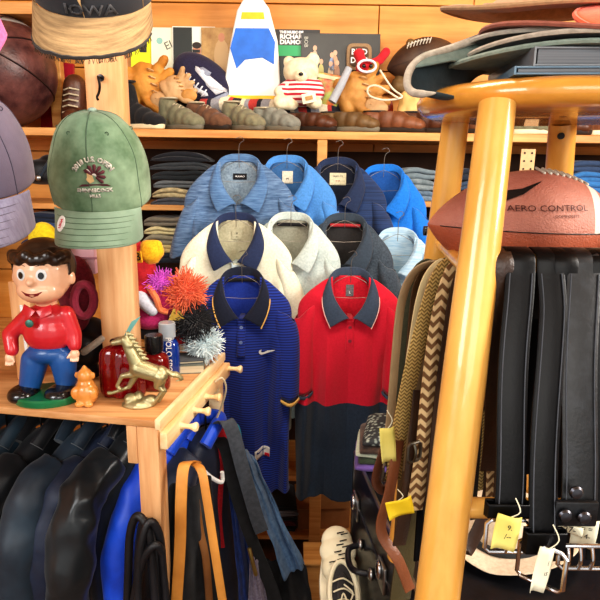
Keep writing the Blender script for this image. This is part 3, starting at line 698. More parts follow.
# oval sticker on the brim side
sp=gbf(.20,.45)
mb=MB(); M=TM(sp+V((0,-.003,.003)),-35,-10,-25); mb.poly([(.0085*math.cos(a*PI/12),.015*math.sin(a*PI/12)) for a in range(24)],.001,M); stk=mb.obj('oval_sticker',white_ink,gbr,world=False)
mb=MB(); mb.text('USGA',.007,M@TM((0,-.001,0),0,-78,0),.0001,bold=.0003); mb.obj('lettering',red,stk,world=False)
# frayed black cap on top of the post
bcap,bbv,bcr,bbr,bbf=ball_cap('baseball_cap','black cap with frayed tan brim sitting on top of the post',P(94,-6,1.20),cloth('worn_black_twill','#23252a',col2='#35373c',vs=9,lo=.3,hi=.7),[][0] if 0 else mat('frayed_tan','#7d6547',col2='#b89a70',st=(1.2,1.2,26),vs=12,rough=.95,bump=.6,bs=160,lo=.3,hi=.7),rx=.101,ry=.104,h=.13,tilt=36,rz=7,brim=.072,droop=.018,wob=.005,seed=8,bdn=.012,bw=80,scale=1.14)
mb=MB()
random.seed(4)
for i in range(150):
    u=.04+.92*random.random(); p=bbf(u,1)+V((0,0,-.001)); d=V((random.uniform(-.5,.5),-.4,-random.uniform(.3,1))).normalized(); mb.tube([p,p+d*.004,p+d*.006+V((random.uniform(-.002,.002),0,-.002))],.0005,3)
fr_=mb.obj('frayed_edge',mat('fray_thread','#55483a',rough=1),bbr,world=False); fr_['kind']='stuff'
mb=MB(); mb.tube([bbf(u/30,1.0) for u in range(1,30)],.0028,6); mb.noise(.002,60); mb.obj('dark_piping',cloth('dark_fray','#2c2826'),bbr,world=False)
def deco2(fn,m,nm):
    mb=MB(); fn(mb); mb.project(bbv,.003); mb.obj(nm,m,bcr,world=False,fixn=False,solid=.001)
deco2(lambda b:b.text('IOWA',.022,TM((.01,0,.014)),.0001,bold=.0002,sx=1.3),cloth('dull_grey_thread','#5c5d60'),'lettering')
deco2(lambda b:b.poly([(.0+.026*math.cos(a*PI/12),.062+.026*math.sin(a*PI/12)) for a in range(24)],.001,Matrix.Identity(4)),cloth('emblem_slate','#4f6675'),'emblem_disc')
mb=MB(); mb.poly([(-.012,.05),(-.002,.022),(.002,.045),(.018,.055),(.004,.06),(.0,.075),(-.012,.08)],.001,Matrix.Identity(4)); mb.project(bbv,.0045); mb.obj('emblem_bird',ct,bcr,world=False,fixn=False,solid=.001)
# caps at the left edge
ball_cap('baseball_cap','faded purple-grey cap at the left edge below the medicine ball',P(-26,183,.98),cloth('purple_grey_twill','#5d5668',col2='#746c80',vs=9,lo=.3,hi=.7),cloth('purple_grey_brim','#77748c',col2='#8a88a0',st=(40,40,3),vs=3),rx=.1,ry=.1,h=.15,tilt=20,rz=8,brim=.08,droop=.03,bdn=.03,seed=5,stitch=cloth('purple_stitch','#4d4759'),bw=78)
ball_cap('baseball_cap','bright pink cap entering the frame at the top left corner',P(-50,-10,.80),cloth('pink_twill','#d85f9e'),cloth('pink_brim','#e070aa'),rx=.075,ry=.09,h=.12,tilt=50,rz=0,brim=.08,seed=6)
# ---- hats stacked on the stool
def pile_cap(label,c,w,d,h,mc,mi,mr,open_dir=-1,rz=0,tilt=0,seed=0,name='baseball_cap'):
    """soft hat lying on its side: brim lip curling round a hollow crown"""
    r=T(name,label,'cap',c); r.rotation_euler=Euler((math.radians(tilt[0]),math.radians(tilt[1]),math.radians(rz))) if tilt else Euler((0,0,math.radians(rz)))
    mb=MB(); rings=[]
    for j in range(13):
        e=PI/2*j/12*.998
        rings.append([V((w*math.cos(a)*math.cos(e)**.7,d*math.sin(a)*math.cos(e)**.7,h*math.sin(e)**.8)) for a in [2*PI*i/40 for i in range(40)]])
    mb.loft(rings,cap=False); mb.noise(.005,16,0,seed); mb.obj('crown',mc,r,world=False,solid=.003,sub=1,fixn=False,angle=180)
    mb=MB(); mb.loft([[V((w*.965*math.cos(a),d*.965*math.sin(a),z)) for a in [2*PI*i/40 for i in range(40)]] for z in(.001,.022)],cap=False); mb.obj('sweatband',mi,r,world=False,solid=.0015)
    def bf(u,v):
        a=math.radians(180+62*(2*u-1)); k=abs(2*u-1); L=.07*(1-k**2.6)**.5
        return V((w*math.cos(a)-L*v,d*math.sin(a)*(1+.06*v*(1-k)),.003-.022*k**2-.014*v*v))
    mb=MB(); mb.grid(bf,24,8); mb.obj('brim',mr,r,world=False,solid=.003,sub=1,fixn=False,angle=180)
    mb=MB(); mb.tube([bf(i/30,1) for i in range(1,30)],.0022,6); mb.obj('brim_edge',cloth('grey_beige_piping','#a39a86'),r,world=False)
    mb=MB(); mb.ell((0,0,h),(.008,.008,.004)); mb.obj('top_button',mr,r,world=False)
    return r
olv=cloth('olive_grey','#5d6458',col2='#737a6c'); tealin=cloth('dark_teal_lining','#263338'); ggr=cloth('green_grey','#6e7a70'); dkg=cloth('dark_grey_felt','#33373a',col2='#4a4e50'); bei=cloth('beige_lip','#9c9182',col2='#b5aa9a'); org=cloth('orange_twill','#e2501c'); sal=cloth('salmon_brown','#a8634d',col2='#c47a60'); tanb=cloth('tan_twill','#a98262')
zc=zt+.027
# open hat lying on its side at the left of the stool seat: beige lip round a dark teal hollow
hz=zt
r=T('bucket_hat','grey hat lying open on its side at the stool edge, beige rim','hat',P(440,88,.70))
def hatshell(u,v):
    a=-PI*.5+PI*(u)  # rim profile, opens to the right/back
    return V((0,0,0))
rim=cat([P(436,93,.635),P(424,94,.64),P(412,92,.655),P(407,83,.66),P(411,68,.67),P(424,57,.68),P(446,50,.69),P(475,40,.70),P(500,33,.70)],6)
mb=MB(); mb.tube(rim,[min(.0042,.0008+.0005*i) for i in range(len(rim))],10); mb.obj('rim',bei,r)
back=[p+V((.06,.10,-.0)) for p in rim]; mid=[p+V((.035,.03,-.002)) for p in rim]
for i,(p,q) in enumerate(zip(rim,back)): back[i]=V((q.x+.03,q.y,max(zt+.004,min(q.z,p.z-.003))))
mb=MB(); mb.loft([[p+V((.002,.002,0)) for p in rim],mid,back],closed=False); mb.obj('lining',tealin,r,fixn=False,solid=.003,angle=180)
top=[p for p in rim if True][22:]
mb=MB(); mb.loft([[p+V((0,0,.004)) for p in top],[p+V((.05,.02,.016-.0002*i)) for i,p in enumerate(top)],[p+V((.12,.04,.018-.0004*i)) for i,p in enumerate(top)]],closed=False); mb.obj('crown',ggr,r,fixn=False,solid=.003,angle=180)
# flat caps stacked on the books
def flatcap(label,c,w,d,th,m,me,rz=0,ry=0,seed=0,curl=.02,name='felt_hat',kind='hat',mi=None,rx=0):
    r=T(name,label,kind,c); r.rotation_euler=Euler((math.radians(rx),math.radians(ry),math.radians(rz)))
    def f(u,v):
        a=2*PI*u; k=v; x=w*k*math.cos(a); y=d*k*math.sin(a)
        z=curl*(k**3)*math.cos(a)**2+.003*math.sin(3*a+seed)*k+(th*(1-min(1,k*1.7)**4) if k<.6 else 0)
        return V((x,y,z))
    mb=MB(); mb.grid(f,48,16); mb.noise(.003,20,0,seed); o=mb.obj('felt',m,r,world=False,solid=.0035,sub=1,fixn=False,angle=180)
    mb=MB(); mb.tube([f(i/48,1) for i in range(48)],.0026,6,closed=True); mb.obj('edge_binding',me,r,world=False)
    mb=MB(); mb.tube([f(i/48,.6)+V((0,0,th*.25)) for i in range(48)],.004,6,closed=True,flat=.6); mb.obj('hat_band',mi or me,r,world=False)
    return r
X0=.335
flatcap('pale green-grey brimmed hat lying on the thick grey book, lowest of the pile',(X0-.005,.705,zc+.0),.162,.112,.008,ggr,cloth('sage_binding','#808c80'),rz=-6,ry=1.0,seed=1,curl=-.004)
flatcap('dark grey felt hat with beige brim edge above the green-grey one',(X0,.70,zc+.0085),.150,.112,.008,dkg,bei,rz=4,ry=.6,seed=2,curl=-.002)
flatcap('second dark grey hat with light edge, middle of the stool pile',(X0-.005,.70,zc+.016),.146,.110,.008,cloth('charcoal_felt','#2b2e31',col2='#3d4143'),cloth('light_edge','#a49d90'),rz=-12,ry=.5,seed=3,curl=.001)
flatcap('salmon brown cap with frayed dark edge under the orange one',(X0+.01,.69,zc+.022),.150,.106,.008,sal,cloth('dark_rust','#8a5040'),rz=6,ry=1,seed=4,curl=.002,rx=5,name='flat_hat',kind='cap')
flatcap('bright orange cap near the top of the pile on the stool',(X0+.06,.625,zc+.036),.12,.08,.008,org,cloth('rust_edge','#c8502a'),rz=-5,ry=-2,seed=5,curl=-.004,rx=26,name='flat_hat',kind='cap')
flatcap('tan cap with striped band topping the pile on the stool',(X0-.04,.76,zc+.066),.130,.10,.02,tanb,cloth('brown_edge','#9a7a58'),rz=9,ry=-1,seed=6,curl=.0,rx=8,name='flat_hat',kind='cap')
# ---------------------------------------------------------------- table with pegs
FR=Pz(157,421,ZTAB); BR=Pz(223,353,ZTAB)
dv=(BR-FR).normalized(); lv=V((-dv.y,dv.x,0)); DL=(BR-FR).length; rv=-lv
rzT=math.degrees(math.atan2(rv.y,rv.x))
table=T('display_table','rustic pine table holding the figurine, bottles and horse','table',(FR.x-.2,FR.y+.2,0))
def tp(a,b,z): # a metres left of the right edge, b metres back from the front
    return V((FR.x,FR.y,0))+lv*a+dv*b+V((0,0,z))
def tbox(name,a0,a1,b0,b1,z0,z1,m,par=table,bev=.003):
    mb=MB(); mb.hexa([tp(a0,b0,z0),tp(a1,b0,z0),tp(a1,b1,z0),tp(a0,b1,z0)],[tp(a0,b0,z1),tp(a1,b0,z1),tp(a1,b1,z1),tp(a0,b1,z1)]); return mb.obj(name,m,par,bevel=bev)
tbox('tabletop',0.0,1.3,0,DL,ZTAB-.018,ZTAB,w_table)
tbox('edge_strip',-.008,.006,-.002,DL,ZTAB-.022,ZTAB+.003,w_tableR)
tbox('side_apron',-.004,.02,0.01,DL,ZTAB-.075,ZTAB-.02,w_tableR)
tbox('peg_rail',-.022,-.004,.0,DL+.0,ZTAB-.068,ZTAB-.028,w_tableR)
tbox('front_apron',.10,1.3,.03,.05,ZTAB-.03,ZTAB-.018,w_table)
tbox('leg',.0,.05,.0,.045,.0,ZTAB-.018,w_post); tbox('leg',.05,.075,.0,.035,ZTAB-.11,ZTAB-.018,w_post)
tbox('leg',.0,.035,DL-.04,DL,.0,ZTAB-.02,w_tableR); tbox('leg',1.22,1.27,.0,.05,.0,ZTAB-.02,w_post); tbox('leg',1.22,1.27,DL-.05,DL,.0,ZTAB-.02,w_post)
tbox('clothes_rail',.06,1.25,.20,.22,ZTAB-.075,ZTAB-.055,w_post)
for k,b in enumerate((.07,.16,.25,.35)):
    p=tp(-.022,b+.01,ZTAB-.046); d=rv
    if k==3: p=tp(-.022,DL-.02,ZTAB-.04)
    q=rot(0,0,0); Mq=d.to_track_quat('Z','Y').to_matrix()
    mb=MB(); mb.lathe([(.009,0),(.008,.004),(.0065,.008),(.006,.02),(.0075,.028),(.011,.034),(.012,.038),(.009,.042),(.001,.043)],p,16,Mq); mb.obj('peg',w_tableR,table)
# short left upright behind the figurine
q=Pz(3,402,ZTAB)
mb=MB(); e=P(3,300,q.y+.16); mb.box((q.x-.01,q.y+.16,(ZTAB+e.z+.05)/2),(.05,.03,e.z+.05-ZTAB)); o=mb.obj('upright_board',w_post,bevel=.002); tag(o,'short pine board standing behind the figurine at the left edge','board'); solo(o)
mb=MB(); a=Pz(7,398,ZTAB)+V((0,.06,0)); mb.tube([V((a.x,a.y+.06,ZTAB)),V((a.x-.004,a.y+.06,ZTAB+.2))],.004,8); o=mb.obj('white_rod',white_ink); tag(o,'thin white rod beside the left upright board','rod'); solo(o)
def on(px,py): return Pz(px,py,ZTAB)
# ---------------------------------------------------------------- ceramic boy figurine (plain stand-in)
gl_red=mat('glazed_red','#b81f2a',col2='#cf3038',rough=.3,bump=.05,coat=.4); gl_blue=mat('glazed_blue','#1e4a86',col2='#2a5e9f',rough=.35,bump=.05,coat=.3); gl_skin=mat('glazed_skin','#e6b08c',col2='#f0c3a2',rough=.3,bump=.03,coat=.4); gl_black=mat('glazed_black','#131417',rough=.2,bump=0,coat=.6); gl_green=mat('glazed_green','#14603a',col2='#1b7447',rough=.35,bump=.05,coat=.3); gl_white=mat('glazed_white','#d9d9d6',rough=.3,bump=0,coat=.3); gl_brown=mat('glazed_brown_hair','#2b1c14',rough=.3,bump=.1,coat=.3)
b=on(49,398); YB=b.y+.01
S=.98*YB/1.0/580  # metres per pixel near the figurine
fig=T('ceramic_figurine','painted ceramic boy figurine in red jersey and blue trousers on green base','figurine',(b.x,YB,ZTAB))
def L(px,py,dy=0):   # local modelling plane through the figurine
    p=P(px,py,YB); return V((p.x,YB+dy,p.z))
def m(px): return px*1.02*YB/580
mb=MB(); mb.lathe([(.001,0),(m(33),0),(m(34),.004),(m(34),.014),(m(32),.018),(.001,.018)],(b.x,YB-.014,ZTAB),32,sx=1.0,sy=.80); mb.obj('base',gl_green,fig)
mb=MB()
mb.cap(L(35,360,0),L(31,384,-.005),m(14),m(11)); mb.cap(L(63,358,0),L(66,380,-.0),m(14),m(11)); mb.ell(L(49,352),(m(23),m(17),m(12)))
mb.fuse(.0035,8).obj('trousers',gl_blue,fig,angle=180)
for x,d in((30,-1),(66,1)):
    mb=MB(); mb.ell(L(x-2,390,-.022),(m(15),m(18),m(9)),p=.9); mb.ell(L(x,384,0),(m(9),m(10),m(8))); mb.fuse(.003,6).obj('shoe',gl_black,fig,angle=180)
mb=MB()
mb.ell(L(48,332),(m(25),m(18),m(22))); mb.ell(L(47,316),(m(21),m(15),m(14)))
mb.cap(L(29,316),L(10,334,.0),m(9),m(8)); mb.cap(L(10,334),L(15,348,-.015),m(8),m(7))
mb.cap(L(66,314),L(74,334),m(9),m(8)); mb.cap(L(74,334),L(76,344,-.008),m(8),m(7))
mb.fuse(.0035,8).obj('jersey',gl_red,fig,angle=180)
def hand(c,d,s):
    mb=MB(); c=V(c); mb.ell(c,(m(5),m(4),m(5.5)))
    for k in range(4):
        a=c+V(((k-1.5)*m(2.3),-m(1.2),-m(4))); mb.cap(a,a+V((0,-m(1.5),-m(3.2-.4*abs(k-1.3)))),m(1.35),m(1.1))
    mb.cap(c+V((s*m(4),-m(2),0)),c+V((s*m(6),-m(4),-m(3))),m(1.5),m(1.2))
    mb.fuse(.0016,4).obj('hand',gl_skin,fig,angle=180)
hand(L(14,355,-.02),0,1); hand(L(77,352,-.014),0,-1)
# collar and medal
mb=MB(); 
for s in(-1,1): mb.poly([(0,0),(s*m(14),m(6)),(s*m(15),-m(3)),(s*m(5),-m(8))][::1],.004,TM(L(45,306,-.048),-25,0,s*12))
mb.obj('collar',gl_red,fig,bevel=.001)
mb=MB(); mb.lathe([(m(4),0),(m(4),.003),(m(2.5),.005),(.0005,.005)],L(39,318,-.048),16,rot(90)); mb.obj('round_pin',mat('verdigris','#4d7f72',rough=.4,metal=.5,bump=0),fig)
# head
hc=L(43,273,0); m0=m; m=lambda q:m0(q)*1.17
mb=MB(); mb.ell(hc,(m(24),m(22),m(25))); mb.ell(hc+V((0,-m(6),-m(13))),(m(20),m(17),m(12))); mb.ell(hc+V((0,m(2),-m(26))),(m(9),m(9),m(10))); 
mb.ell(hc+V((-m(24),m(1),-m(4))),(m(3),m(4),m(6))); mb.ell(hc+V((m(24),m(1),-m(4))),(m(3),m(4),m(6)))
mb.ell(hc+V((-m(1),-m(23),-m(4))),(m(3.6),m(4),m(3.4)))
hd=mb.fuse(.0032,6); hbv=hd.bvh(); head=hd.obj('head',gl_skin,fig,angle=180)
mb=MB(); n0=0
mb.ell(hc+V((0,m(4),m(6))),(m(26),m(23),m(24))); 
for i in range(24):
    a=i*2*PI/24; 
    if math.sin(a)<-.2: mb.ell(hc+V((m(23)*math.cos(a),m(19)*math.sin(a)+m(1),m(15)+m(2)*math.sin(i*2.3))),(m(5),m(4),m(5)))
hr=MB(); src=mb.fuse(.0035,3)
# keep hair off the face
keep=[]
for f in src.f:
    c=sum((src.v[i] for i in f),V())/len(f)-hc
    if not(c.y<-m(4) and c.z<m(9)): keep.append(f)
src.f=keep; src.m=[0]*len(keep); src.obj('hair',gl_brown,fig,fixn=False,solid=.002,angle=180)
def face(fn,mt,nm,off=.0008):
    mb=MB(); fn(mb); mb.project(hbv,off); mb.obj(nm,mt,head,fixn=False,solid=.0008)
disc=lambda cx,cz,rx_,rz_:(lambda b:b.poly([(m(rx_)*math.cos(a*PI/10),m(rz_)*math.sin(a*PI/10)) for a in range(20)],.001,TM(hc+V((m(cx),-.06,m(cz))))))
for s in(-1,1):
    face(disc(s*8.5-1,2,4,4.8),gl_white,'eye'); face(disc(s*8.5-1,1.5,2.2,2.8),gl_black,'pupil',.0022)
    face(lambda b:b.tube([hc+V((m(s*8.5-1+(t-3)*1.4),-.06,m(9+.6*(1-abs(t-3)/3)*2))) for t in range(7)],.0008,4,flat=.3),gl_brown,'eyebrow',.001)
face(lambda b:b.poly([(m(-9),m(1.5)),(m(-5),m(-2)),(0,m(-3.6)),(m(5),m(-2)),(m(9),m(1.5)),(m(5),0),(0,m(-.8)),(m(-5),0)],.001,TM(hc+V((-m(1),-.06,-m(13))))),mat('glazed_mouth','#7e2020',rough=.3,bump=0),'mouth')
m=m0
# ---------------------------------------------------------------- amber figure, bottles, horse
amber=mat('amber_glass','#e08a32',col2='#f0b060',rough=.25,bump=.2,bs=60,trans=.25,coat=.5)
a=on(87,404); r=T('amber_figurine','small squat amber glass figurine beside the green base','figurine',a)
k=a.y*1.02/580
mb=MB(); mb.ell(a+V((0,0,13*k)),(13*k,11*k,13.5*k)); mb.ell(a+V((0,0,31*k)),(8*k,8*k,9*k)); mb.ell(a+V((0,0,23*k)),(9*k,9*k,6*k))
for s in(-1,1): mb.ell(a+V((s*8.5*k,0,32*k)),(2.4*k,2*k,4*k)); mb.ell(a+V((s*9*k,-5*k,14*k)),(5*k,5*k,7*k)); mb.ell(a+V((s*5*k,-8*k,3*k)),(5*k,4*k,3.5*k))
mb.fuse(.0022,5).obj('body',amber,r,angle=180)
mb=MB(); mb.lathe([(4*k,0),(2*k,3*k),(.5*k,4.5*k)],a+V((0,0,38.5*k)),12); mb.obj('topknot',amber,r)
redg=mat('red_glass','#7a0712',col2='#a50d18',rough=.1,bump=0,trans=.45,coat=.5); dred=mat('dark_red_glass','#6e1015',col2='#8f1c1e',rough=.1,bump=0,trans=.35,coat=.5); blug=mat('blue_glass','#0c2f86',col2='#1c49a8',rough=.08,bump=0,trans=.35,coat=.6); blackp=mat('black_plastic','#141416',rough=.25,bump=0); clearp=mat('clear_cap','#aeb6bd',col2='#c8ced4',rough=.1,bump=0,trans=.4,coat=.5)
def fluted(name,label,c,rx_,ry_,h,mt,flutes=10,neck=.35,amp=.07,capm=None,caph=.02,capr=.5,power=1,catn='bottle'):
    r=T(name,label,catn,c); mb=MB(); rings=[]
    pr=[(.92,0),(1,.03),(1,.3),(.99,.7),(.93,.86),(.72,.95),(neck,1.0)]
    for s_,z in pr:
        rings.append([V(c)+V((rx_*s_*(1+amp*math.cos(a*flutes))*math.copysign(abs(math.cos(a))**power,math.cos(a)),ry_*s_*(1+amp*math.cos(a*flutes))*math.copysign(abs(math.sin(a))**power,math.sin(a)),z*h)) for a in [2*PI*i/60 for i in range(60)]])
    mb.loft(rings); mb.obj('bottle_body',mt,r,sub=1,angle=180)
    if capm:
        cr=rx_*capr; mb=MB(); mb.lathe([(cr*.8,-.004),(cr*.8,.003),(cr,.004),(cr*1.02,caph*.5),(cr,caph),(cr*.9,caph+.002),(.0005,caph+.002)],V(c)+V((0,0,h)),24); mb.obj('stopper',capm,r)
    return r
c=on(121,398); k=c.y*1.02/580
rb_=fluted('perfume_bottle','fluted ruby red glass bottle behind the brass horse',c+V((0,.02,0)),23*k,14*k,56*k,redg,8,neck=.3)
mb=MB(); mb.ell(c+V((2*k,.02,60*k)),(13*k,10*k,4*k)); mb.obj('stopper',gl_black,rb_)
mb=MB(); q=c+V((4*k,.01,64*k)); mb.poly([(0,0),(4*k,1*k),(20*k,24*k),(10*k,18*k)],.0015,TM(q)); mb.obj('pale_leaf',mat('pale_teal','#5ea09a',col2='#86c2ba',rough=.3,bump=0,trans=.2),rb_)
c=on(156,388); k=c.y*1.02/580
fluted('perfume_bottle','dark red glass bottle with black stopper between horse and blue bottle',c,15*k,12*k,40*k,dred,6,neck=.45,amp=.02,capm=blackp,caph=17*k,capr=.62,power=.7)
c=on(168,376); k=c.y*1.02/580
pb2=fluted('perfume_bottle','tall blue cologne bottle with clear cap standing behind the horse',c+V((0,.01,0)),12*k,9*k,40*k,blug,6,neck=.5,amp=0,capm=clearp,caph=16*k,capr=.72,power=.8)
mb=MB(); mb.text('POLO SPORT',10.5*k*.8,TM(c+V((3*k,.01-9.6*k,20*k)),0,90,0),.0002,bold=.0002,sx=.95); mb.obj('lettering',white_ink,pb2)
# brass horse
brass=mat('brass','#8d8560',col2='#c4bb92',rough=.42,metal=.75,bump=.5,bs=120)
c=on(137,405); YHh=c.y; k=YHh*1.02/580
hr_=T('brass_horse','brass horse statuette rearing on a rocky base','statuette',c)
Q=lambda px,py,dy=0:P(px,py,YHh+dy)
mb=MB()
mb.cap(Q(139,368),Q(157,374),10*k,8.5*k); mb.ell(Q(161,374),(8*k,8*k,9*k))
mb.cap(Q(137,364),Q(128,346),8*k,5.5*k); mb.cap(Q(129,345),Q(125,340),6*k,5*k); mb.cap(Q(126,340),Q(113,343),4.6*k,2.8*k)
mb.cap(Q(127,337,-.003),Q(126,331,-.003),1.6*k,.6*k); mb.cap(Q(128,337,.006),Q(128,331,.006),1.6*k,.6*k)
mb.cap(Q(133,374,-.006),Q(122,376,-.006),4.2*k,2.6*k); mb.cap(Q(122,376,-.006),Q(117,386,-.006),2.4*k,1.9*k); mb.cap(Q(117,386,-.006),Q(120,389,-.006),1.9*k,2.2*k)
mb.cap(Q(135,376,.006),Q(129,387,.006),4*k,2.6*k); mb.cap(Q(129,387,.006),Q(112,393,.0),2.3*k,1.9*k); mb.cap(Q(112,393),Q(109,393),1.9*k,2.4*k)
for dy,o in((-.007,0),(.007,4)):
    mb.cap(Q(160+o*.3,377,dy),Q(157+o,386,dy),6.5*k,3.6*k); mb.cap(Q(157+o,386,dy),Q(163+o*.5,391,dy),3.4*k,2.2*k); mb.cap(Q(163+o*.5,391,dy),Q(155+o,401,dy),2.2*k,2*k)
mb.fuse(.0017,3).obj('horse_body',brass,hr_,angle=180)
mb=MB(); mb.tube(cat([Q(166,370),Q(172,374),Q(177,375),Q(182,379),Q(176,381)],4),[2*k,2.3*k,2.6*k,3*k,3.3*k,3.5*k,3.6*k,3.6*k,3.4*k,3*k,2.6*k,2.2*k,1.8*k,1.4*k,1*k,.8*k,.5*k][:17],8); mb.obj('tail',brass,hr_)
mb=MB()
for i in range(7):
    t=i/6; p=Q(lerp(128,143,t),lerp(334,358,t)); mb.cap(p,p+V((6*k,0,-1*k)),2.3*k,.7*k)
mb.fuse(.0017,2).obj('mane',brass,hr_,angle=180)
mb=MB(); mb.ell(Q(139,404),(18*k,13*k,6*k)); mb.ell(Q(131,399),(7*k,7*k,6*k)); mb.ell(Q(150,400),(8*k,7*k,6*k)); mb.ell(Q(139,397,.01),(6*k,5*k,7*k)); mb.noise(.003,50)
for i in range(len(mb.v)):
    if mb.v[i].z<ZTAB: mb.v[i].z=ZTAB
mb.fuse(.0022,2).obj('rocky_base',brass,hr_,angle=180)
# ---------------------------------------------------------------- knit hats and plush behind the post
def fuzzy(name,c,r,m_,parent,n=420,ln=.3,th=.0016,seed=0,sq=(1,1,1)):
    random.seed(seed); mb=MB(); mb.ell(c,(r*.7*sq[0],r*.7*sq[1],r*.7*sq[2]))
    for i in range(n):
        z=1-2*(i+.5)/n; a=i*2.39996; s=math.sqrt(1-z*z); d=V((s*math.cos(a),s*math.sin(a),z)); d2=(d+V([random.uniform(-.35,.35) for _ in range(3)])).normalized()
        p=V(c)+V((d.x*sq[0],d.y*sq[1],d.z*sq[2]))*r*.62; L_=r*(.34+ln*random.random())
        mb.tube([p,p+d*L_*.5,p+d2*L_],[th,th,th*.5],4)
    o=mb.obj(name,m_,parent,angle=60); o['kind']='stuff'; return o
fuz=lambda n,c,c2:cloth(n,c,col2=c2,vs=60,lo=.3,hi=.7)
kn_red=cloth('red_knit','#9c1420',col2='#bd1f2c',st=(1,1,1),vs=80); kn_yel=cloth('yellow_fleece','#d99a0c',col2='#f0bd22'); magenta=cloth('magenta_plush','#b02462',col2='#cf3a7c'); 
YQ=1.56; kq=YQ*1.02/580
def Qp(px,py,dy=0): return P(px,py,YQ+dy)
r=T('knit_hat','red knit hat with yellow pompom and letter patch behind the post','hat',Qp(143,300))
mb=MB(); mb.ell(Qp(139,268),(17*kq,13*kq,27*kq)); mb.ell(Qp(140,290),(16*kq,14*kq,10*kq)); mb.fuse(.004,6).obj('knit_crown',kn_red,r,angle=180)
mb=MB(); mb.ell(Qp(151,252,-.01),(12*kq,11*kq,13*kq),rot(0,25,0)); mb.noise(.006,40); mb.obj('pompom',kn_yel,r,angle=180)
mb=MB(); mb.box(Qp(138,257,-.045),(9*kq,.003,11*kq),rot(0,-8,-25)); pt_=mb.obj('letter_patch',kn_yel,r); mb=MB(); mb.text('B',11*kq,TM(Qp(138,257,-.048),0,-8,-25),.0003,bold=.0003); mb.obj('lettering',black_ink,pt_)
r=T('plush_toy','magenta plush with peach straps and pale snout behind the blue bottle','plush toy',Qp(160,320))
mb=MB(); mb.ell(Qp(163,299,.01),(20*kq,14*kq,16*kq),rot(0,20,0)); mb.ell(Qp(150,318,.01),(20*kq,14*kq,12*kq)); mb.fuse(.004,6).obj('plush_body',magenta,r,angle=180)
mb=MB(); mb.cap(Qp(140,298,-.03),Qp(152,310,-.035),8*kq,6*kq); mb.obj('pale_snout',cloth('pale_grey_plush','#b9bcc8'),r)
mb=MB(); mb.tube(cat([Qp(148,286,-.02),Qp(156,298,-.04),Qp(160,309,-.035),Qp(168,312,-.03)],4),3.2*kq,8); mb.obj('peach_strap',cloth('peach_felt','#df7c50'),r)
fuzzy('purple_tuft',Qp(159,282,.0),13*kq,fuz('violet_fringe','#b33bb8','#df6fdc'),r,260,.5,seed=1,sq=(1.4,1,.8))
r=T('knit_hat','coral orange pompom hat topmost of the fuzzy pile','hat',Qp(185,310))
fuzzy('pompom',Qp(185,293,.0),19*kq,fuz('coral_yarn','#c8452c','#f08a5e'),r,520,.55,seed=2); mb=MB(); mb.ell(Qp(172,288,.015),(16*kq,12*kq,9*kq),rot(0,-20,0)); mb.obj('knit_crown',cloth('rust_knit','#b55a35'),r)
r=T('knit_hat','black yarn pompom hat below the coral pompom','hat',Qp(194,345)); 
fuzzy('pompom',Qp(194,322,-.01),19*kq,fuz('black_yarn','#0b0b0f','#1d1d24'),r,520,.45,seed=3); mb=MB(); mb.ell(Qp(150,326,.03),(26*kq,12*kq,15*kq)); mb.obj('knit_crown',cloth('charcoal_knit','#24262c'),r)
mb=MB(); mb.poly([(-8*kq,-6*kq),(8*kq,2*kq),(4*kq,8*kq),(-4*kq,10*kq)],.003,TM(Qp(176,319,-.04),0,10,0)); mb.obj('yellow_felt_flap',cloth('mustard_felt','#c9a548'),r)
r=T('knit_hat','white yarn pompom resting behind the small grey books','hat',Qp(205,352)); 
fuzzy('pompom',Qp(203,343,.0),17*kq,fuz('white_yarn','#b9cfd6','#eef6f6'),r,520,.5,seed=4)
mb=MB(); mb.ell(Qp(186,338,.02),(16*kq,10*kq,8*kq)); mb.obj('knit_crown',cloth('red_rib','#a4202a'),r)
c=on(189,372); 
book('book','small grey-green book lying at the table rear under the white pompom',c+V((0,.03,0)),.075,.09,.024,10,cloth('greygreen_cover','#5b6258'),mat('aged_pages','#b8ac90',col2='#cfc3a6',st=(1,1,100),vs=5,bump=0))
book('book','slim charcoal book lying on the grey-green book',c+V((-.002,.035,.0245)),.070,.08,.008,14,cloth('charcoal_cover','#3a3d42'),MATS['aged_pages'])
# behind the figurine
YL=b.y+.16; kl=YL*1.02/580
Ql=lambda px,py,dy=0:P(px,py,YL+dy)
r=T('plush_toy','yellow plush ball behind the ceramic boy figurine','plush toy',Ql(44,262)); mb=MB(); mb.ell(Ql(44,241),(15*kl,12*kl,19*kl)); mb.ell(Ql(44,262),(13*kl,11*kl,10*kl)); mb.fuse(.004,6).obj('plush_body',cloth('yellow_plush','#c9b010',col2='#e6cf20'),r,angle=180); mb=MB(); mb.ell(Ql(43,282,.02),(22*kl,12*kl,16*kl)); mb.obj('cloth_base',cloth('dark_cloth','#1c1b1f'),r)
r=T('plush_toy','maroon plush with loop ear right of the ceramic boy','plush toy',Ql(78,330)); mb=MB(); mb.ell(Ql(76,288,.02),(20*kl,14*kl,34*kl)); mb.ell(Ql(72,320,.01),(18*kl,14*kl,18*kl)); mb.fuse(.004,6).obj('plush_body',cloth('maroon_plush','#5a0f1e',col2='#7a1a2c'),r,angle=180)
mb=MB(); mb.tube([Ql(84+10*math.cos(t),300+16*math.sin(t),-.03) for t in [i*PI/8 for i in range(16)]],4.5*kl,8,closed=True); mb.obj('loop_ear',cloth('rose_plush','#8c2a40'),r)
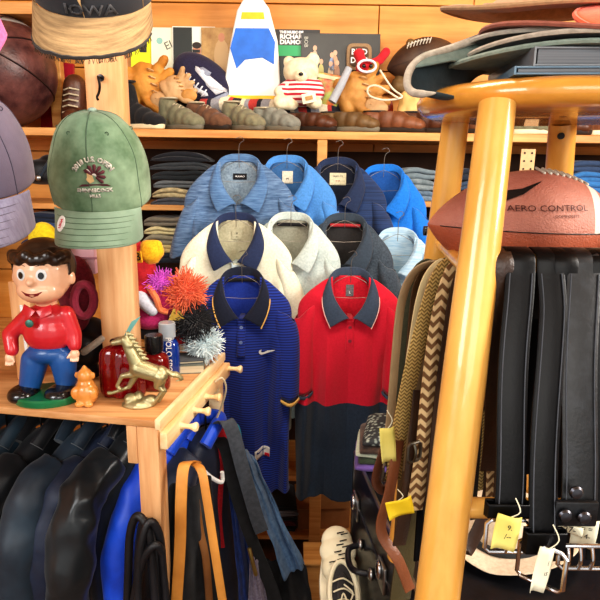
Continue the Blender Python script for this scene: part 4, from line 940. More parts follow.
r=T('storage_box','pale pink cardboard box behind the caps left of the post','box',Ql(86,270)); mb=MB(); mb.box(Ql(86,256,.08),(26*kl,.06,34*kl)); mb.obj('carton',mat('pink_card','#d9a9b3',col2='#e4bcc3',bump=.05),r,bevel=.002); mb=MB(); mb.box(Ql(86,258,.048),(27*kl,.004,2*kl)); mb.obj('lid_line',mat('pink_card_line','#b07f8a',bump=0),r)
r=T('leather_glove','black leather boot lying behind the figurine feet','boot',Ql(84,380)); r.name='leather_boot'
mb=MB(); mb.ell(Ql(84,348,.0),(22*kl,16*kl,20*kl)); mb.ell(Ql(80,372,.0),(22*kl,18*kl,14*kl)); mb.cap(Ql(84,348),Ql(92,330,.03),15*kl,14*kl); mb.fuse(.004,6).obj('upper',leather('black_boot','#101114',bump=.2),r,angle=180)
mb=MB(); mb.cap(Ql(84,352,-.055),Ql(103,338,-.05),3.5*kl,3.5*kl); mb.obj('strap_tag',cloth('taupe_tag','#8c7f70'),r)
# ---------------------------------------------------------------- jackets on the rail under the table
def jacket(label,loc,ang,m_,L=.78,A=.22,B=.035,seed=0,sleeve_dx=0,sr=.052,mz=.006,group=None,colr=None,cuff=None,name='jacket',lean=.05,pk=False):
    """hanging seen from its side: shoulder line runs along local y; sleeve hangs at the near end"""
    r=T(name,label,'jacket',loc,math.radians(ang),group)
    mb=MB(); rings=[]; n=36
    prof=[(.045,.03,.0),(.06,.036,-.02),(A*.55,.038,-.05),(A*.85,.042,-.085),(A,.046,-.13)]
    z=-.17
    while z>-L: prof.append((A*(1.0+.04*math.sin(z*5+seed)),B+.016+.008*math.sin(z*9+seed),z)); z-=.04
    for a_,b_,zc in prof:
        rings.append([V((b_*math.copysign(abs(math.cos(t))**.8,math.cos(t))+.008*math.sin(a_*math.sin(t)*40+seed+zc*4)*min(1,-zc*5),a_*math.sin(t),zc-.03*(1 if zc<-.05 else 0)*abs(math.sin(t)))) for t in [2*PI*i/n for i in range(n)]])
    mb.loft(rings); mb.noise(.012,7,0,seed); mb.obj('torso',m_,r,world=False,sub=1,angle=180)
    mb=MB(); path=cat([(0,-A*.42,-.05),(0,-A*.72,-.082),(.0,-A*.94,-.14),(sleeve_dx*.2,-A-.02,-.25),(sleeve_dx*.6,-A-lean*.7,-.38),(sleeve_dx,-A-lean*.7,-.52),(sleeve_dx*1.1,-A-lean*.4,-.66)],5)
    rs=[]
    for i in range(len(path)):
        t=i/(len(path)-1); rs.append((sr*.86+sr*.22*min(1,t*4))*(1-.16*t)*(1+.05*math.sin(t*40+seed)+.04*math.sin(t*17)))
    mb.tube(path,rs,22); mb.noise(.012,9,0,seed+3); mb.noise(mz,28,0,seed+9); sv=mb.obj('sleeve',m_,r,world=False,sub=1,angle=180)
    e=path[-1]; mb=MB(); mb.lathe([(sr*.8,-.02),(sr*.86,0),(sr*.84,.02),(sr*.78,.03)],e,20); mb.obj('cuff',cuff or m_,sv,world=False)
    mb=MB(); mb.tube([(.012,0,.0),(.0,-.04,.012),(-.0,.04,.012)],.02,8); 
    mb=MB(); mb.tube(cat([(.03,-.05,-.02),(.035,0,.02),(.02,.05,.02),(-.02,.05,.02),(-.035,0,.02),(-.03,-.05,-.02)],4),.017,10,flat=1.3); mb.obj('collar',colr or m_,r,world=False)
    mb=MB(); mb.tube(cat([(0,0,-.01),(0,0,.045),(.01,.012,.06),(0,.02,.07),(0,.0,.068)],4),.003,6); h=mb.obj('hook',blackp,world=False); 
    h.location=loc; tag(h,'black hanger hook carrying the '+label,'hanger','black hanger hooks on the rail'); h.name='hanger_hook'
    return r
nyl_n=cloth('navy_nylon','#141c30',col2='#1d2942',rough=.55,vs=12,bump=.3,bs=60); nyl_g=cloth('slate_nylon','#1c2733',col2='#283846',rough=.5,vs=10,bump=.3,bs=60); nyl_b=cloth('black_nylon','#0a0c10',col2='#14171c',rough=.5,vs=10); satin=cloth('black_satin','#15191c',col2='#262b2f',rough=.3,vs=8,bump=.3,bs=40); cobalt=cloth('cobalt_nylon','#1240b8',col2='#1b55dc',rough=.45,vs=10); bluegrey=cloth('teal_grey_nylon','#22323f',col2='#2f4554',rough=.5,vs=10)
gj='jackets hanging under the display table'
def J(label,px,py,Y,*a,**k):
    p=P(px,py,Y); p.z=min(p.z,ZTAB-.125); r=jacket(label,p,*a,**k); r['group']=gj; return r
J('teal-grey nylon jacket at the left edge under the table',8,430,1.46,-20,bluegrey,seed=1,sr=.05)
J('black jacket second from the left under the table',42,430,1.47,-22,nyl_b,seed=2,sr=.045)
J('slate blue jacket between two black jackets under the table',82,430,1.47,-24,nyl_g,seed=3,sr=.05)
J('dark navy jacket hung left of the shiny satin one',108,430,1.49,-26,nyl_n,seed=4,sr=.045)
J('shiny black satin bomber jacket with gathered sleeve seams',134,428,1.47,-28,satin,seed=5,sr=.056,mz=.014)
J('bright cobalt blue jacket just left of the table leg',172,436,1.52,-28,cobalt,seed=6,sr=.04,A=.2)
J('navy fleece jacket with blue trim right of the table leg',206,430,1.56,-24,nyl_n,seed=7,sr=.05,A=.18,colr=cobalt)
# ---------------------------------------------------------------- bags on the pegs
blkc=cloth('black_canvas','#0e0f12',col2='#1a1c20',vs=40); tanl=leather('tan_strap','#b0732f',col2='#cf9145',rough=.5,bump=.3); nav_c=cloth('navy_canvas','#17295c',col2='#203a7a',vs=40); den=cloth('light_denim','#49688c',col2='#6a8bb0',vs=60,lo=.3,hi=.7); redw=cloth('red_webbing','#9c0f1c',col2='#b81624'); grys=cloth('grey_webbing','#3d424a',col2='#4b515a',vs=80)
def strap(r,nm,pix,w,m_,side=(1,.2,0),th=.004):
    mb=MB(); mb.ribbon(cat([P(*p) for p in pix],6),side,w,th); return mb.obj(nm,m_,r,angle=60)
bag=T('shoulder_bag','black canvas shoulder bag with tan leather straps hung on a peg','bag',P(185,600,1.20))
strap(bag,'leather_strap',[(196,463,1.27),(188,462,1.22),(183,470,1.19),(181,500,1.17),(180,545,1.16),(176,610,1.15)],.026,tanl)
strap(bag,'leather_strap',[(190,462,1.25),(201,470,1.21),(207,500,1.19),(213,540,1.18),(224,610,1.17)],.020,tanl)
strap(bag,'leather_strap',[(196,500,1.24),(200,530,1.24),(206,560,1.23),(210,610,1.22)],.018,leather('brown_strap','#6b4524',col2='#875a30'))
def cloth_panel(r,nm,quad,m_,amp=.012,seed=0,th=.003,fr=40):
    A,B,C_,D=[P(*q) for q in quad]
    def f(u,v):
        p=A.lerp(B,u).lerp(D.lerp(C_,u),v); return p+V((0,amp*math.sin(u*7+seed+v*2)+amp*.6*math.sin(u*17-v*3),0))
    mb=MB(); mb.grid(f,20,24); mb.noise(amp*.5,fr*.4,0,seed); return mb.obj(nm,m_,r,solid=th,sub=1,fixn=False,angle=180)
cloth_panel(bag,'bag_body',[(168,490,1.22),(212,478,1.26),(226,640,1.24),(158,640,1.20)],blkc,.016,1)
r=T('tote_bag','crumpled black leather tote beside the table leg','bag',P(150,600,1.14))
mb=MB(); mb.loft([[P(px,py,Y) for px,py,Y in row] for row in([(138,515,1.20),(140,515,1.15),(150,515,1.15),(150,515,1.20)],[(131,535,1.20),(140,532,1.13),(158,535,1.13),(158,535,1.20)],[(126,560,1.20),(140,560,1.11),(168,556,1.12),(168,560,1.20)],[(120,640,1.20),(140,640,1.10),(176,640,1.11),(178,640,1.20)])]); 
mb.obj('bag_body',leather('soft_black_leather','#17171a',col2='#26262a',rough=.45),r,sub=3,angle=180)
for a_ in([(126,640,1.10),(128,580,1.09),(130,535,1.09),(137,516,1.09),(147,528,1.08),(152,560,1.08),(158,640,1.08)],[(138,640,1.07),(138,585,1.07),(141,545,1.07),(149,522,1.08),(159,534,1.09),(163,570,1.10),(168,640,1.10)],[(132,640,1.08),(134,600,1.08),(143,560,1.07),(155,545,1.07),(162,552,1.08)]):
    mb=MB(); mb.tube(cat([P(*p) for p in a_],5),.009,10); mb.obj('handle',MATS['soft_black_leather'],r)
bp=T('backpack','navy and light denim backpack with wide black straps hung on the rear peg','bag',P(260,600,1.55))
cloth_panel(bp,'navy_panel',[(222,428,1.56),(238,428,1.60),(264,640,1.52),(244,640,1.50)],nav_c,.01,2)
cloth_panel(bp,'denim_panel',[(240,440,1.60),(256,462,1.62),(306,565,1.62),(284,578,1.58)],den,.012,3)
cloth_panel(bp,'lower_pocket',[(262,556,1.60),(306,560,1.63),(318,640,1.60),(262,640,1.57)],blkc,.02,4)
strap(bp,'shoulder_strap',[(214,432,1.57),(219,424,1.54),(227,422,1.52),(234,436,1.51),(243,470,1.50),(256,515,1.49),(262,532,1.49)],.040,grys)
strap(bp,'shoulder_strap',[(217,438,1.55),(226,450,1.53),(235,490,1.51),(252,540,1.49),(272,590,1.47),(284,630,1.46)],.036,blkc)
strap(bp,'carry_loop',[(230,440,1.60),(233,426,1.60),(238,428,1.60),(241,445,1.60)],.012,cloth('teal_webbing','#1b7f98'))
mb=MB(); mb.tube([P(249,548,1.47),P(252,560,1.46),P(256,575,1.46)],.006,8); mb.obj('zip_pull',mat('brass_zip','#b59a5c',rough=.35,metal=.8,bump=0),bp)
cloth_panel(bp,'mesh_pocket',[(250,556,1.47),(258,560,1.48),(276,640,1.46),(246,640,1.45)],cloth('grey_violet_mesh','#6b6478',col2='#8a8394'),.006,6)
r=T('lanyard','red webbing strap hanging from a peg behind the bags','strap',P(216,545,1.5)); strap(r,'webbing',[(223,425,1.56),(221,450,1.55),(218,490,1.54),(217,520,1.54),(220,548,1.54)],.030,redw)
mb=MB(); mb.ell(P(224,520,1.60),(.03,.02,.05)); r2=mb.obj('grey_pouch',cloth('grey_pouch','#8e8a88')); tag(r2,'small light grey pouch behind the red strap','pouch'); solo(r2)
r=T('leather_strap','dark brown leather strap hanging behind the pegs','strap',P(208,468,1.62)); strap(r,'strip',[(204,398,1.66),(205,420,1.65),(206,445,1.65),(207,470,1.65)],.034,leather('oxblood','#2c1618',col2='#3d2022'))
r=T('plastic_hanger','white plastic hanger tip hooked among the bags','hanger',P(210,480,1.35)); mb=MB(); mb.tube(cat([P(190,463,1.26),P(200,468,1.28),P(212,478,1.32),P(222,482,1.36),P(222,472,1.36)],5),.0055,8); mb.obj('arm',gl_white,r)
r=T('cord_loop','beige cord looped over the rear peg','cord',P(224,400,1.5)); mb=MB(); mb.tube(cat([P(215,382,1.50),P(222,378,1.50),P(226,388,1.52),P(222,405,1.54),P(214,425,1.56)],5),.003,6); mb.obj('cord',mat('beige_cord','#cfc0a0',bump=.1),r)
# ---------------------------------------------------------------- black trunk carrying the stool
ZK=1.05
A_=Pz(355,452,ZK); B_=Pz(421,600,ZK); ed=(B_-A_).normalized(); B2=A_+ed*((B_-A_).length+.35); nr=V((-ed.y,ed.x,0)); nr=nr if nr.x>0 else -nr
blkt=mat('black_trunk','#0c0d11',col2='#15171d',rough=.3,bump=.15,bs=120,vs=20); alu=mat('aluminium_trim','#9a9a98',rough=.3,metal=1,bump=0)
trunk=T('trunk','black metal-trimmed trunk standing under the stool with latches on its side','trunk',(A_.x,A_.y,0))
W2=1.0; c4=[A_,B2,B2+nr*W2,A_+nr*W2]
dn=lambda p,z:V((p.x,p.y,z))
mb=MB(); mb.hexa([dn(p,0) for p in c4],[dn(p,ZK-.12) for p in c4]); mb.obj('trunk_body',blkt,trunk,bevel=.004)
mb=MB(); mb.hexa([dn(p,ZK-.115) for p in c4],[dn(p,ZK) for p in c4]); mb.obj('lid',blkt,trunk,bevel=.004)
def edge(p,q,r_=.004): mb=MB(); mb.tube([p,q],r_,6); mb.obj('trim_strip',alu,trunk)
edge(A_,B2,.0045); edge(A_+nr*.028,B2+nr*.028,.003); edge(dn(A_,ZK-.117),dn(B2,ZK-.117),.003); edge(A_,A_+nr*W2,.004); edge(A_-V((0,0,.0)),dn(A_,0),.004)
L_=(B2-A_).length
for t,zc in((.05,ZK-.12),(.30,ZK-.12)):
    p=A_+ed*t; p=dn(p,zc)-nr*.004; mb=MB(); mb.box(p,(.008,.05,.06),rot(0,0,math.degrees(math.atan2(ed.y,ed.x))-90)); la=mb.obj('latch',alu,trunk,bevel=.002); mb=MB(); mb.ell(p-nr*.008+V((0,0,.012)),(.007,.016,.02)); mb.obj('latch_button',metal_chrome,la)
p=A_+ed*.17; p=dn(p,ZK-.18)-nr*.006
mb=MB(); mb.tube(cat([p-ed*.05+V((0,0,.0)),p-ed*.04-nr*.03,p-nr*.038+V((0,0,-.01)),p+ed*.04-nr*.03,p+ed*.05],6),.007,10); mb.obj('carry_handle',leather('black_handle','#15151a'),trunk)
for s in(-1,1): mb=MB(); mb.ell(p+ed*.052*s,(.008,.014,.014)); mb.obj('handle_mount',alu,trunk)
# folded cloths on its corner
def folded(name,label,c,w,d,h,rz,m_,catn,seed=0,lay=2,group=None,m2=None):
    """a folded garment: rounded front folds, one behind another, sagging a little"""
    r=T(name,label,catn,c,math.radians(rz),group); 
    sec=[]; n=10
    for k in range(lay):
        z0=h*k/lay; hh=h/lay
        for i in range(n):
            a=-PI/2+PI*i/(n-1); sec.append((-d/2-hh*.5*math.cos(a)*.9+.004*math.sin(k*5+seed),z0+hh/2+hh/2*math.sin(a)*.97))
    sec+= [(d/2,h*.98),(d/2+.006,h*.5),(d/2,0.0)]
    mb=MB(); rings=[]; m_n=18
    for i in range(m_n+1):
        t=i/m_n; x=-w/2+w*t; e=1-abs(2*t-1)**6*.5; sag=.12*h*math.sin(t*PI*2+seed)-.25*h*abs(2*t-1)**2.5
        rings.append([V((x+ (0),y*(1-.05*abs(2*t-1)**4),max(0.0005,z*e+ (sag*z/h))) ) for y,z in sec])
    mb.loft(rings); mb.noise(.0035,22,0,seed); 
    mb.obj('fold_layers',m_,r,world=False,sub=1,angle=180)
    if m2:
        mb=MB(); mb.tube([(rr[n*lay//2].x,rr[n//2].y-.001,rr[n//2].z) for rr in rings[2:-2]],.0015,5); mb.obj('hem_seam',m2,r,world=False)
    return r
cq=A_+ed*.04+nr*.055; 
patt=mat('floral_print','#9aa39a',col2='#2c2e30',kind='voronoi',vs=90,rough=.9,lo=.2,hi=.5); 
zq=ZK
for i,(h,m_,lb) in enumerate(((.016,cloth('purple_cotton','#5c4482'),'purple folded cloth lowest of the pile on the black trunk'),(.016,cloth('dark_olive_cotton','#2f3a28'),'dark olive folded cloth above the purple one'),(.010,cloth('pale_sage_cotton','#a9b09c'),'thin pale sage folded cloth in the trunk-corner pile'),(.022,cloth('brown_black_print','#2a1d18',col2='#5a4334',vs=40),'dark brown patterned cloth second from the top of the trunk-corner pile'),(.022,patt,'grey and black floral printed cloth on top of the trunk-corner pile'))):
    folded('folded_cloth',lb,V((cq.x+.006*math.sin(i*2),cq.y+.01,zq)),.125-.008*i,.15,h,-8+5*math.sin(i*3),m_,'cloth',seed=i,lay=1,group='folded cloths on the trunk corner'); zq+=h+.0005
# ---------------------------------------------------------------- sneaker on a crate
YC=1.26; sp_=P(338,618,YC)
crm_l=leather('cream_leather','#cfc4a4',col2='#e3dabe',rough=.6); dkmesh=cloth('dark_mesh','#2e2a2a')
cz=P(315,572,1.75).z
cr_=T('wooden_crate','small pine crate on the floor below the red shirt','crate',(P(314,590,1.8).x,1.8,0))
mb=MB(); mb.box((P(314,590,1.8).x,1.84,cz/2),(.075,.12,cz)); mb.obj('crate_post',w_shelf,cr_,bevel=.003)
mb=MB(); mb.box((P(314,590,1.8).x,1.84,cz+.004),(.08,.125,.012)); mb.obj('crate_top',w_shelf,cr_,bevel=.002)
sn=T('sneaker','cream sneaker with dark mesh opening standing toe up beside the crate','shoe',P(340,620,YC-.08))
Msn=TM(P(340,588,YC-.03),38,0,4)   # local: x width, y length(toe +), z up
def shoe_mesh(Mx,Ls=.27,Wd=.048,vox=.0035):
    mb=MB()
    for t,w,h in((-.42,.74,.055),(-.25,.78,.052),(-.05,.80,.05),(.15,.95,.045),(.3,1.0,.038),(.4,.85,.03)): mb.ell(Mx@V((0,t*Ls,h*.5)),(Wd*w,Ls*.14,h*.62),Mx.to_3x3())
    return mb.fuse(vox,8)
shoe_mesh(Msn).obj('upper',crm_l,sn,angle=180)
mb=MB(); mb.loft([[Msn@V((.05*math.cos(a)*(1 if math.sin(a)<.2 else .96),.142*math.sin(a)-.006,z)) for a in [2*PI*i/32 for i in range(32)]] for z in(-.018,-.016,.004,.006)]); mb.obj('sole',mat('cream_rubber','#ddd3b8',bump=.1),sn,angle=50)
mb=MB(); mb.lathe([(.001,.0),(.8,0),(1,.006),(1.0,.014),(.001,.014)],(0,0,0),24); mb.v=[Msn@V((p.x*.030,p.y*.072-.03,p.z+.046)) for p in mb.v]; mb.obj('lining',dkmesh,sn)
mb=MB(); mb.tube([Msn@V((.033*math.cos(a),.076*math.sin(a)-.03,.060)) for a in [2*PI*i/24 for i in range(24)]],.006,8,closed=True); mb.obj('ankle_collar',crm_l,sn)
mb=MB(); mb.ell(Msn@V((0,-.03,.064)),(.015,.05,.008),Msn.to_3x3()); mb.obj('tongue',dkmesh,sn)
for k in range(4):
    y=.0-.022*k; mb=MB(); mb.tube(cat([Msn@V((-.024,y,.064)),Msn@V((0,y+.004,.076)),Msn@V((.024,y-.008,.064))],4),.002,6); mb.obj('lace',crm_l,sn)
mb=MB(); mb.tube(cat([Msn@V((0,-.01,.08)),Msn@V((.018,-.03,.086)),Msn@V((.006,-.05,.088)),Msn@V((-.004,-.03,.084)),Msn@V((-.012,-.055,.08))],5),.002,6); mb.obj('lace_bow',crm_l,sn)
random.seed(2)
mb=MB()
for i in range(9):
    x,y=random.uniform(-.02,.02),random.uniform(.04,.12); mb.tube([Msn@V((x-.01,y,.052-.2*(y-.04))),Msn@V((x+.008,y+.003,.052-.2*(y-.04)))],.0016,5)
o=mb.obj('brush_flecks',blackp,sn); o['kind']='stuff'
# low shelf clutter
zg=ZG
r=T('cardboard_box','brown cardboard box lying on the lowest shelf behind the red shirt','box',(P(318,520,2.34).x,2.42,zg)); 
mb=MB(); mb.box((P(322,520,2.36).x,2.46,zg+.06),(.24,.2,.12),rot(0,0,4)); mb.obj('carton',mat('kraft_card','#7a4e28',col2='#94643a',rough=.8),r,bevel=.006)
mb=MB(); mb.box((P(322,520,2.36).x,2.44,zg+.1205),(.245,.21,.003),rot(0,0,4)); mb.obj('lid_flap',mat('kraft_flap','#8f6238',col2='#a97846',rough=.8),r)
gf='folded garments on the lowest shelf'
cols=['#20232b','#5a2030','#2c2f36','#7c7f88','#191a1f','#3a2a30']
nmz=['charcoal','burgundy','dark grey','pale grey','black','plum']
z_=zg
for i in range(5):
    folded('folded_garment',nmz[i]+' folded garment in the low stack left of the cardboard box',V((P(280,520,2.36).x,2.44,z_)),.16,.2,.026,3*i-5,cloth('low_%d'%i,cols[i]),'garment',seed=i+20,group=gf); z_+=.0265
# ---------------------------------------------------------------- clothes on a dark rack behind the stool
g5='dark jackets hanging behind the stool'
studs=cloth('dark_denim','#1a2a44',col2='#2b4064',vs=80,lo=.3,hi=.7)
rack=T('garment_rack','black metal garment rack behind the stool','rack',(.62,1.42,0))
mb=MB(); mb.tube([V((.30,1.42,1.60)),V((1.3,1.42,1.60))],.012,12); mb.obj('top_rail',blackp,rack)
for x in(.32,1.28): mb=MB(); mb.tube([V((x,1.42,0)),V((x,1.42,1.61))],.012,12); mb.obj('rack_post',blackp,rack)
JR=[('black leather jacket nearest the belts behind the stool',.40,leather('jacket_leather','#0d0d0f',col2='#191a1d',rough=.4)),('dark brown leather jacket behind the black belts',.50,leather('jacket_brown','#1c1310',col2='#2a1d17',rough=.45)),('black wool coat behind the stool legs',.60,nyl_b),('dark indigo denim jacket at the right edge behind the belts',.72,studs),('navy jacket right of the denim one on the black rack',.84,nyl_n)]
for i,(lb,x,m_) in enumerate(JR):
    jr=jacket(lb,V((x,1.42,1.53)),-8-4*i,m_,L=.75,A=.17,seed=30+i,sr=.05,group=g5)
# ---------------------------------------------------------------- folded jeans on the shelves
def pile(px,zb,Y,w,items,group,where,d=.24,rz=0,ht=.03):
    z=zb
    for i,(c,nm) in enumerate(items):
        h=ht*(1+.15*math.sin(i*3+px)); x=P(px,200,Y).x+.006*math.sin(i*5+px)
        mm=cloth('fold_'+nm.replace(' ','_'),c,vs=60) if not isinstance(c,tuple) else cloth('fold_'+nm.replace(' ','_'),c[0],col2=c[1],vs=50,lo=.3,hi=.7)
        pos='at the bottom of' if i==0 else ('on top of' if i==len(items)-1 else ['second','third','fourth','fifth'][i-1]+' up in')
        folded('folded_jeans',nm+' jeans '+pos+' stack '+where,V((x,Y+d/2+.02,z)),w*(1-.02*(i%2)),d,h,rz+2*math.sin(i*2+px),mm,'jeans',seed=i+px*.1,group=group); z+=h+.0008
ZB1=zat(208); 
pile(180,ZB1,YS,.24,[('#4a4f58','slate grey'),(('#8c8266','#c9bd94'),'khaki camo'),('#5f666b','mid grey'),('#171f25','blackish green'),('#2f3439','charcoal'),('#10131c','near-black navy')],'dark folded jeans left of the blue shirts','left of the heather polo',ht=.034)
pile(165,zat(266),YS,.20,[('#27303c','dark slate'),('#c9b984','pale yellow'),('#8c8a78','olive grey'),('#d1c99d','cream'),('#7a766a','taupe')],'pale folded trousers below the dark jeans','below the dark jeans',ht=.036)
pile(48,zat(250),YS,.26,[('#1b2c4d','indigo'),('#22406e','mid indigo'),('#142036','deep indigo')],'indigo jeans left of the green cap','between the two left caps',ht=.045)
pile(418,zat(200),YS+.01,.19,[(('#4f6478','#7c8fa0'),'stonewashed grey'),(('#5d6a70','#8b979c'),'faded grey'),('#6d7c84','pale grey denim')],'grey jeans right of the azure shirt','right of the azure shirt',ht=.042)
pile(472,zat(200),YS+.01,.13,[('#22324a','dark blue'),('#34465e','slate blue'),('#1b2434','navy black')],'dark jeans between the stool legs','between the left stool legs',ht=.04)
pile(598,zat(213),YS+.01,.26,[('#5aa0c4','pale aqua blue'),('#3f86b8','sky blue'),('#2f6da8','bright blue'),('#2d68a0','medium blue'),('#2a3f5e','dark denim')],'blue jeans at the right edge','at the right edge',ht=.042)
# clutter left
r=T('handbag','small dark handbag lying on the left shelf between the caps','bag',P(45,178,YS)); mb=MB(); mb.ell(P(44,172,YS+.08),(.07,.06,.05),p=.7); mb.ell(P(50,162,YS+.1),(.04,.05,.03)); mb.fuse(.005,5).obj('bag_body',nyl_b,r,angle=180); mb=MB(); mb.tube(cat([P(40,176,YS+.02),P(52,158,YS+.02),P(62,150,YS+.02),P(70,165,YS+.04)],5),.008,8); mb.obj('handle',nyl_g,r); mb=MB(); mb.ell(P(38,178,YS+.01),(.012,.006,.012)); mb.obj('silver_clasp',alu,r)
# ---------------------------------------------------------------- medicine ball
ballm=leather('aged_ball','#3a2022',col2='#6b4440',vs=14,rough=.35,bump=.5,bs=160); 
bc=P(2,93,2.36); rb3=.205; bc.z=Z1+rb3
r=T('medicine_ball','dark brown worn leather ball at the left end of the top shelf','ball',(bc.x,bc.y,Z1))
mb=MB(); mb.ell(bc,rb3,seg=48,rings=32); mb.obj('ball_cover',ballm,r,sub=0,angle=180)
for k in range(4):
    mb=MB(); a=k*PI/4; mb.tube([bc+rot(70,20,0)@V((rb3*math.sin(t)*math.cos(a),rb3*math.sin(t)*math.sin(a),rb3*math.cos(t)))*1.001 for t in [i*PI/24 for i in range(25)]],.0035,6); mb.obj('seam',leather('ball_seam','#251315'),r)
mb=MB(); mb.ell(bc+V((.0,.004,.006)),(rb3*.99,rb3*.99,rb3*.99),seg=48,rings=32)
mb=MB(); rr=[];
for z_ in (.80,.88): rr.append([bc+V((rb3*1.002*math.sqrt(1-z_*z_)*math.cos(a),rb3*1.002*math.sqrt(1-z_*z_)*math.sin(a),rb3*1.002*z_)) for a in [2*PI*i/48 for i in range(48)]])
mb.loft(rr,cap=False); mb.obj('painted_band',leather('grey_band','#7c7774',col2='#8f8a86'),r,solid=.001,fixn=False)
# ---------------------------------------------------------------- shoes along the shelf
def shoe(label,px,ang,mu,ms,ankle=.0,Ls=.25,py=133,ml=None,group='shoes along the front of the top shelf',name='shoe',Yo=.08,Wd=.045,zl=True):
    x=P(px,py,YS+Yo).x; r=T(name,label,'shoe',(x,YS+Yo,Z1+.002),math.radians(ang),group)
    mb=MB()      # local: toe +x
    E=lambda x_,z_,rx,ry,rz_,m_=None: mb.ell((x_*Ls,0,z_),(rx*Ls,ry*Wd,rz_),m_)
    E(.38,.028,.13,.85,.026); E(.28,.033,.16,1.0,.032); E(.12,.042,.17,.95,.042,rot(0,12,0)); E(-.05,.05,.17,.85,.05,rot(0,14,0)); E(-.25,.045,.17,.78,.046); E(-.38,.04,.10,.72,.04)
    if ankle: mb.cap((-.28*Ls,0,.05),(-.29*Ls,0,.05+ankle),Wd*.78,Wd*.72); mb.cap((-.12*Ls,0,.05),(-.2*Ls,0,.045+ankle*.95),Wd*.7,Wd*.6)
    mb2=mb.fuse(.004,6)
    zt_=.058+ankle
    for i,p in enumerate(mb2.v):
        if p.z<.012: mb2.v[i].z=.012
        if p.z>zt_+.012 : mb2.v[i].z=zt_+.012
    bv=mb2.bvh(); mb2.obj('upper',mu,r,world=False,angle=180)
    def out(z,g): return [V((Ls*(.5*math.cos(a)+ .01)+g*math.cos(a),(Wd*(.80+.22*math.cos(a) if math.cos(a)>-.2 else .76)+g)*math.sin(a),z)) for a in [2*PI*i/36 for i in range(36)]]
    mb=MB(); mb.loft([out(.0,-.004),out(.004,0),out(.016,.002),out(.019,-.002)]); mb.obj('sole',ms,r,world=False,angle=50)
    mb=MB(); mb.lathe([(.001,0),(.8,0),(1,.003),(1.02,.008)],(0,0,0),20); mb.v=[V((p.x*.17*Ls-.24*Ls,p.y*Wd*.62,p.z+zt_+.008)) for p in mb.v]; mb.obj('lining',ml or dkmesh,r,world=False)
    if zl:
        for k in range(4):
            xx=(.14-.07*k)*Ls; zz=.085+ankle*.16*k; mb=MB(); mb.tube([(xx,-Wd*.4,0),(xx-.004,-Wd*.1,0),(xx-.008,Wd*.4,0)],.0017,5)
            for i,p in enumerate(mb.v):
                h=bv.ray_cast(V((p.x,p.y,.3)),V((0,0,-1)))
                if h[0]: mb.v[i].z=h[0].z+.001+.0015*math.sin(i)
            mb.obj('lace',ml or dkmesh,r,world=False)
    return r
sg=cloth('grey_suede','#6b6a52',col2='#827f66',vs=40); sb=cloth('brown_suede','#5b3d2a',col2='#735038',vs=40); sgo=cloth('olive_suede','#6e6a56',col2='#8a8568',vs=40); lt_=leather('tan_leather_shoe','#6a4028',col2='#865438',rough=.45,vs=20); ltd=leather('dark_brown_shoe','#432618',col2='#5e3724',rough=.4,vs=20); olb=leather('olive_brown_shoe','#5b4428',col2='#755a38',rough=.5,vs=20); gsn=cloth('grey_canvas','#6f7067',col2='#8b8b80',vs=40)
rubw=mat('white_rubber','#d8cfae',bump=.1,rough=.6); rubg=mat('grey_rubber','#6e6a5c',bump=.1,rough=.6); rubd=mat('dark_rubber','#2a211b',bump=.1,rough=.5); lgt=mat('pale_lace','#b9ad92',bump=0)
shoe('black high-top canvas shoe with cream rubber sole left of the suede boot',140,-28,cloth('black_canvas_shoe','#14161a'),rubw,.11,.24,ml=nyl_b)
shoe('grey-green suede ankle boot beside the black high-top',180,-35,sg,rubg,.05,.24,ml=lgt)
shoe('brown suede ankle shoe with pale laces under the mitt',207,-35,sb,rubd,.035,.23,ml=lgt)
shoe('pale olive suede shoe left of the grey canvas one',242,-38,sgo,rubg,.04,.22,ml=lgt)
shoe('grey canvas shoe with light sole below the white board',274,-32,gsn,rubg,.018,.23,ml=lgt)
shoe('dark brown leather loafer below the teddy bear',308,-28,ltd,rubd,.0,.24,zl=False)
shoe('olive brown leather slip-on shoe at the middle of the shelf',346,-26,olb,rubg,.005,.27,zl=False)
shoe('brown leather oxford with thick dark sole left of the stool seat',390,-18,lt_,rubd,.01,.27,ml=rubd)
shoe('dark brown leather shoe partly behind the stool seat',428,-22,ltd,rubd,.01,.27)
for i,(px,mu) in enumerate(((478,lt_),(520,sg),(556,ltd),(592,lt_))): shoe(['tan leather shoe seen between the two left stool legs','grey suede shoe seen under the stool seat','dark brown shoe beside the drilled stool leg','tan leather shoe at the right edge below the stool seat'][i],px,-24,mu,rubw if i%2 else rubd,.0,.25,zl=False)
r=T('leather_boot','dark brown laced leather boot left of the post on the shelf','boot',(P(73,125,YS+.1).x,YS+.1,Z1)); x0=r.location.x
mb=MB(); mb.cap((x0-.01,YS+.14,Z1+.05),(x0,YS+.15,Z1+.17),.05,.045); mb.cap((x0+.0,YS+.12,Z1+.045),(x0+.02,YS+.03,Z1+.035),.042,.034); mb.fuse(.005,6).obj('upper',ltd,r,angle=180)
for k in range(5): mb=MB(); mb.tube([(x0-.03,YS+.098-.008*k+.012,Z1+.15-.022*k),(x0,YS+.09-.008*k,Z1+.155-.022*k),(x0+.03,YS+.098-.008*k+.012,Z1+.15-.022*k)],.003,6); mb.obj('lace',lgt,r)
mb=MB(); mb.lathe([(.001,0),(.05,0),(.052,.012),(.001,.014)],(x0+.005,YS+.09,Z1),24,sx=.85,sy=1.6); mb.obj('sole',rubd,r)
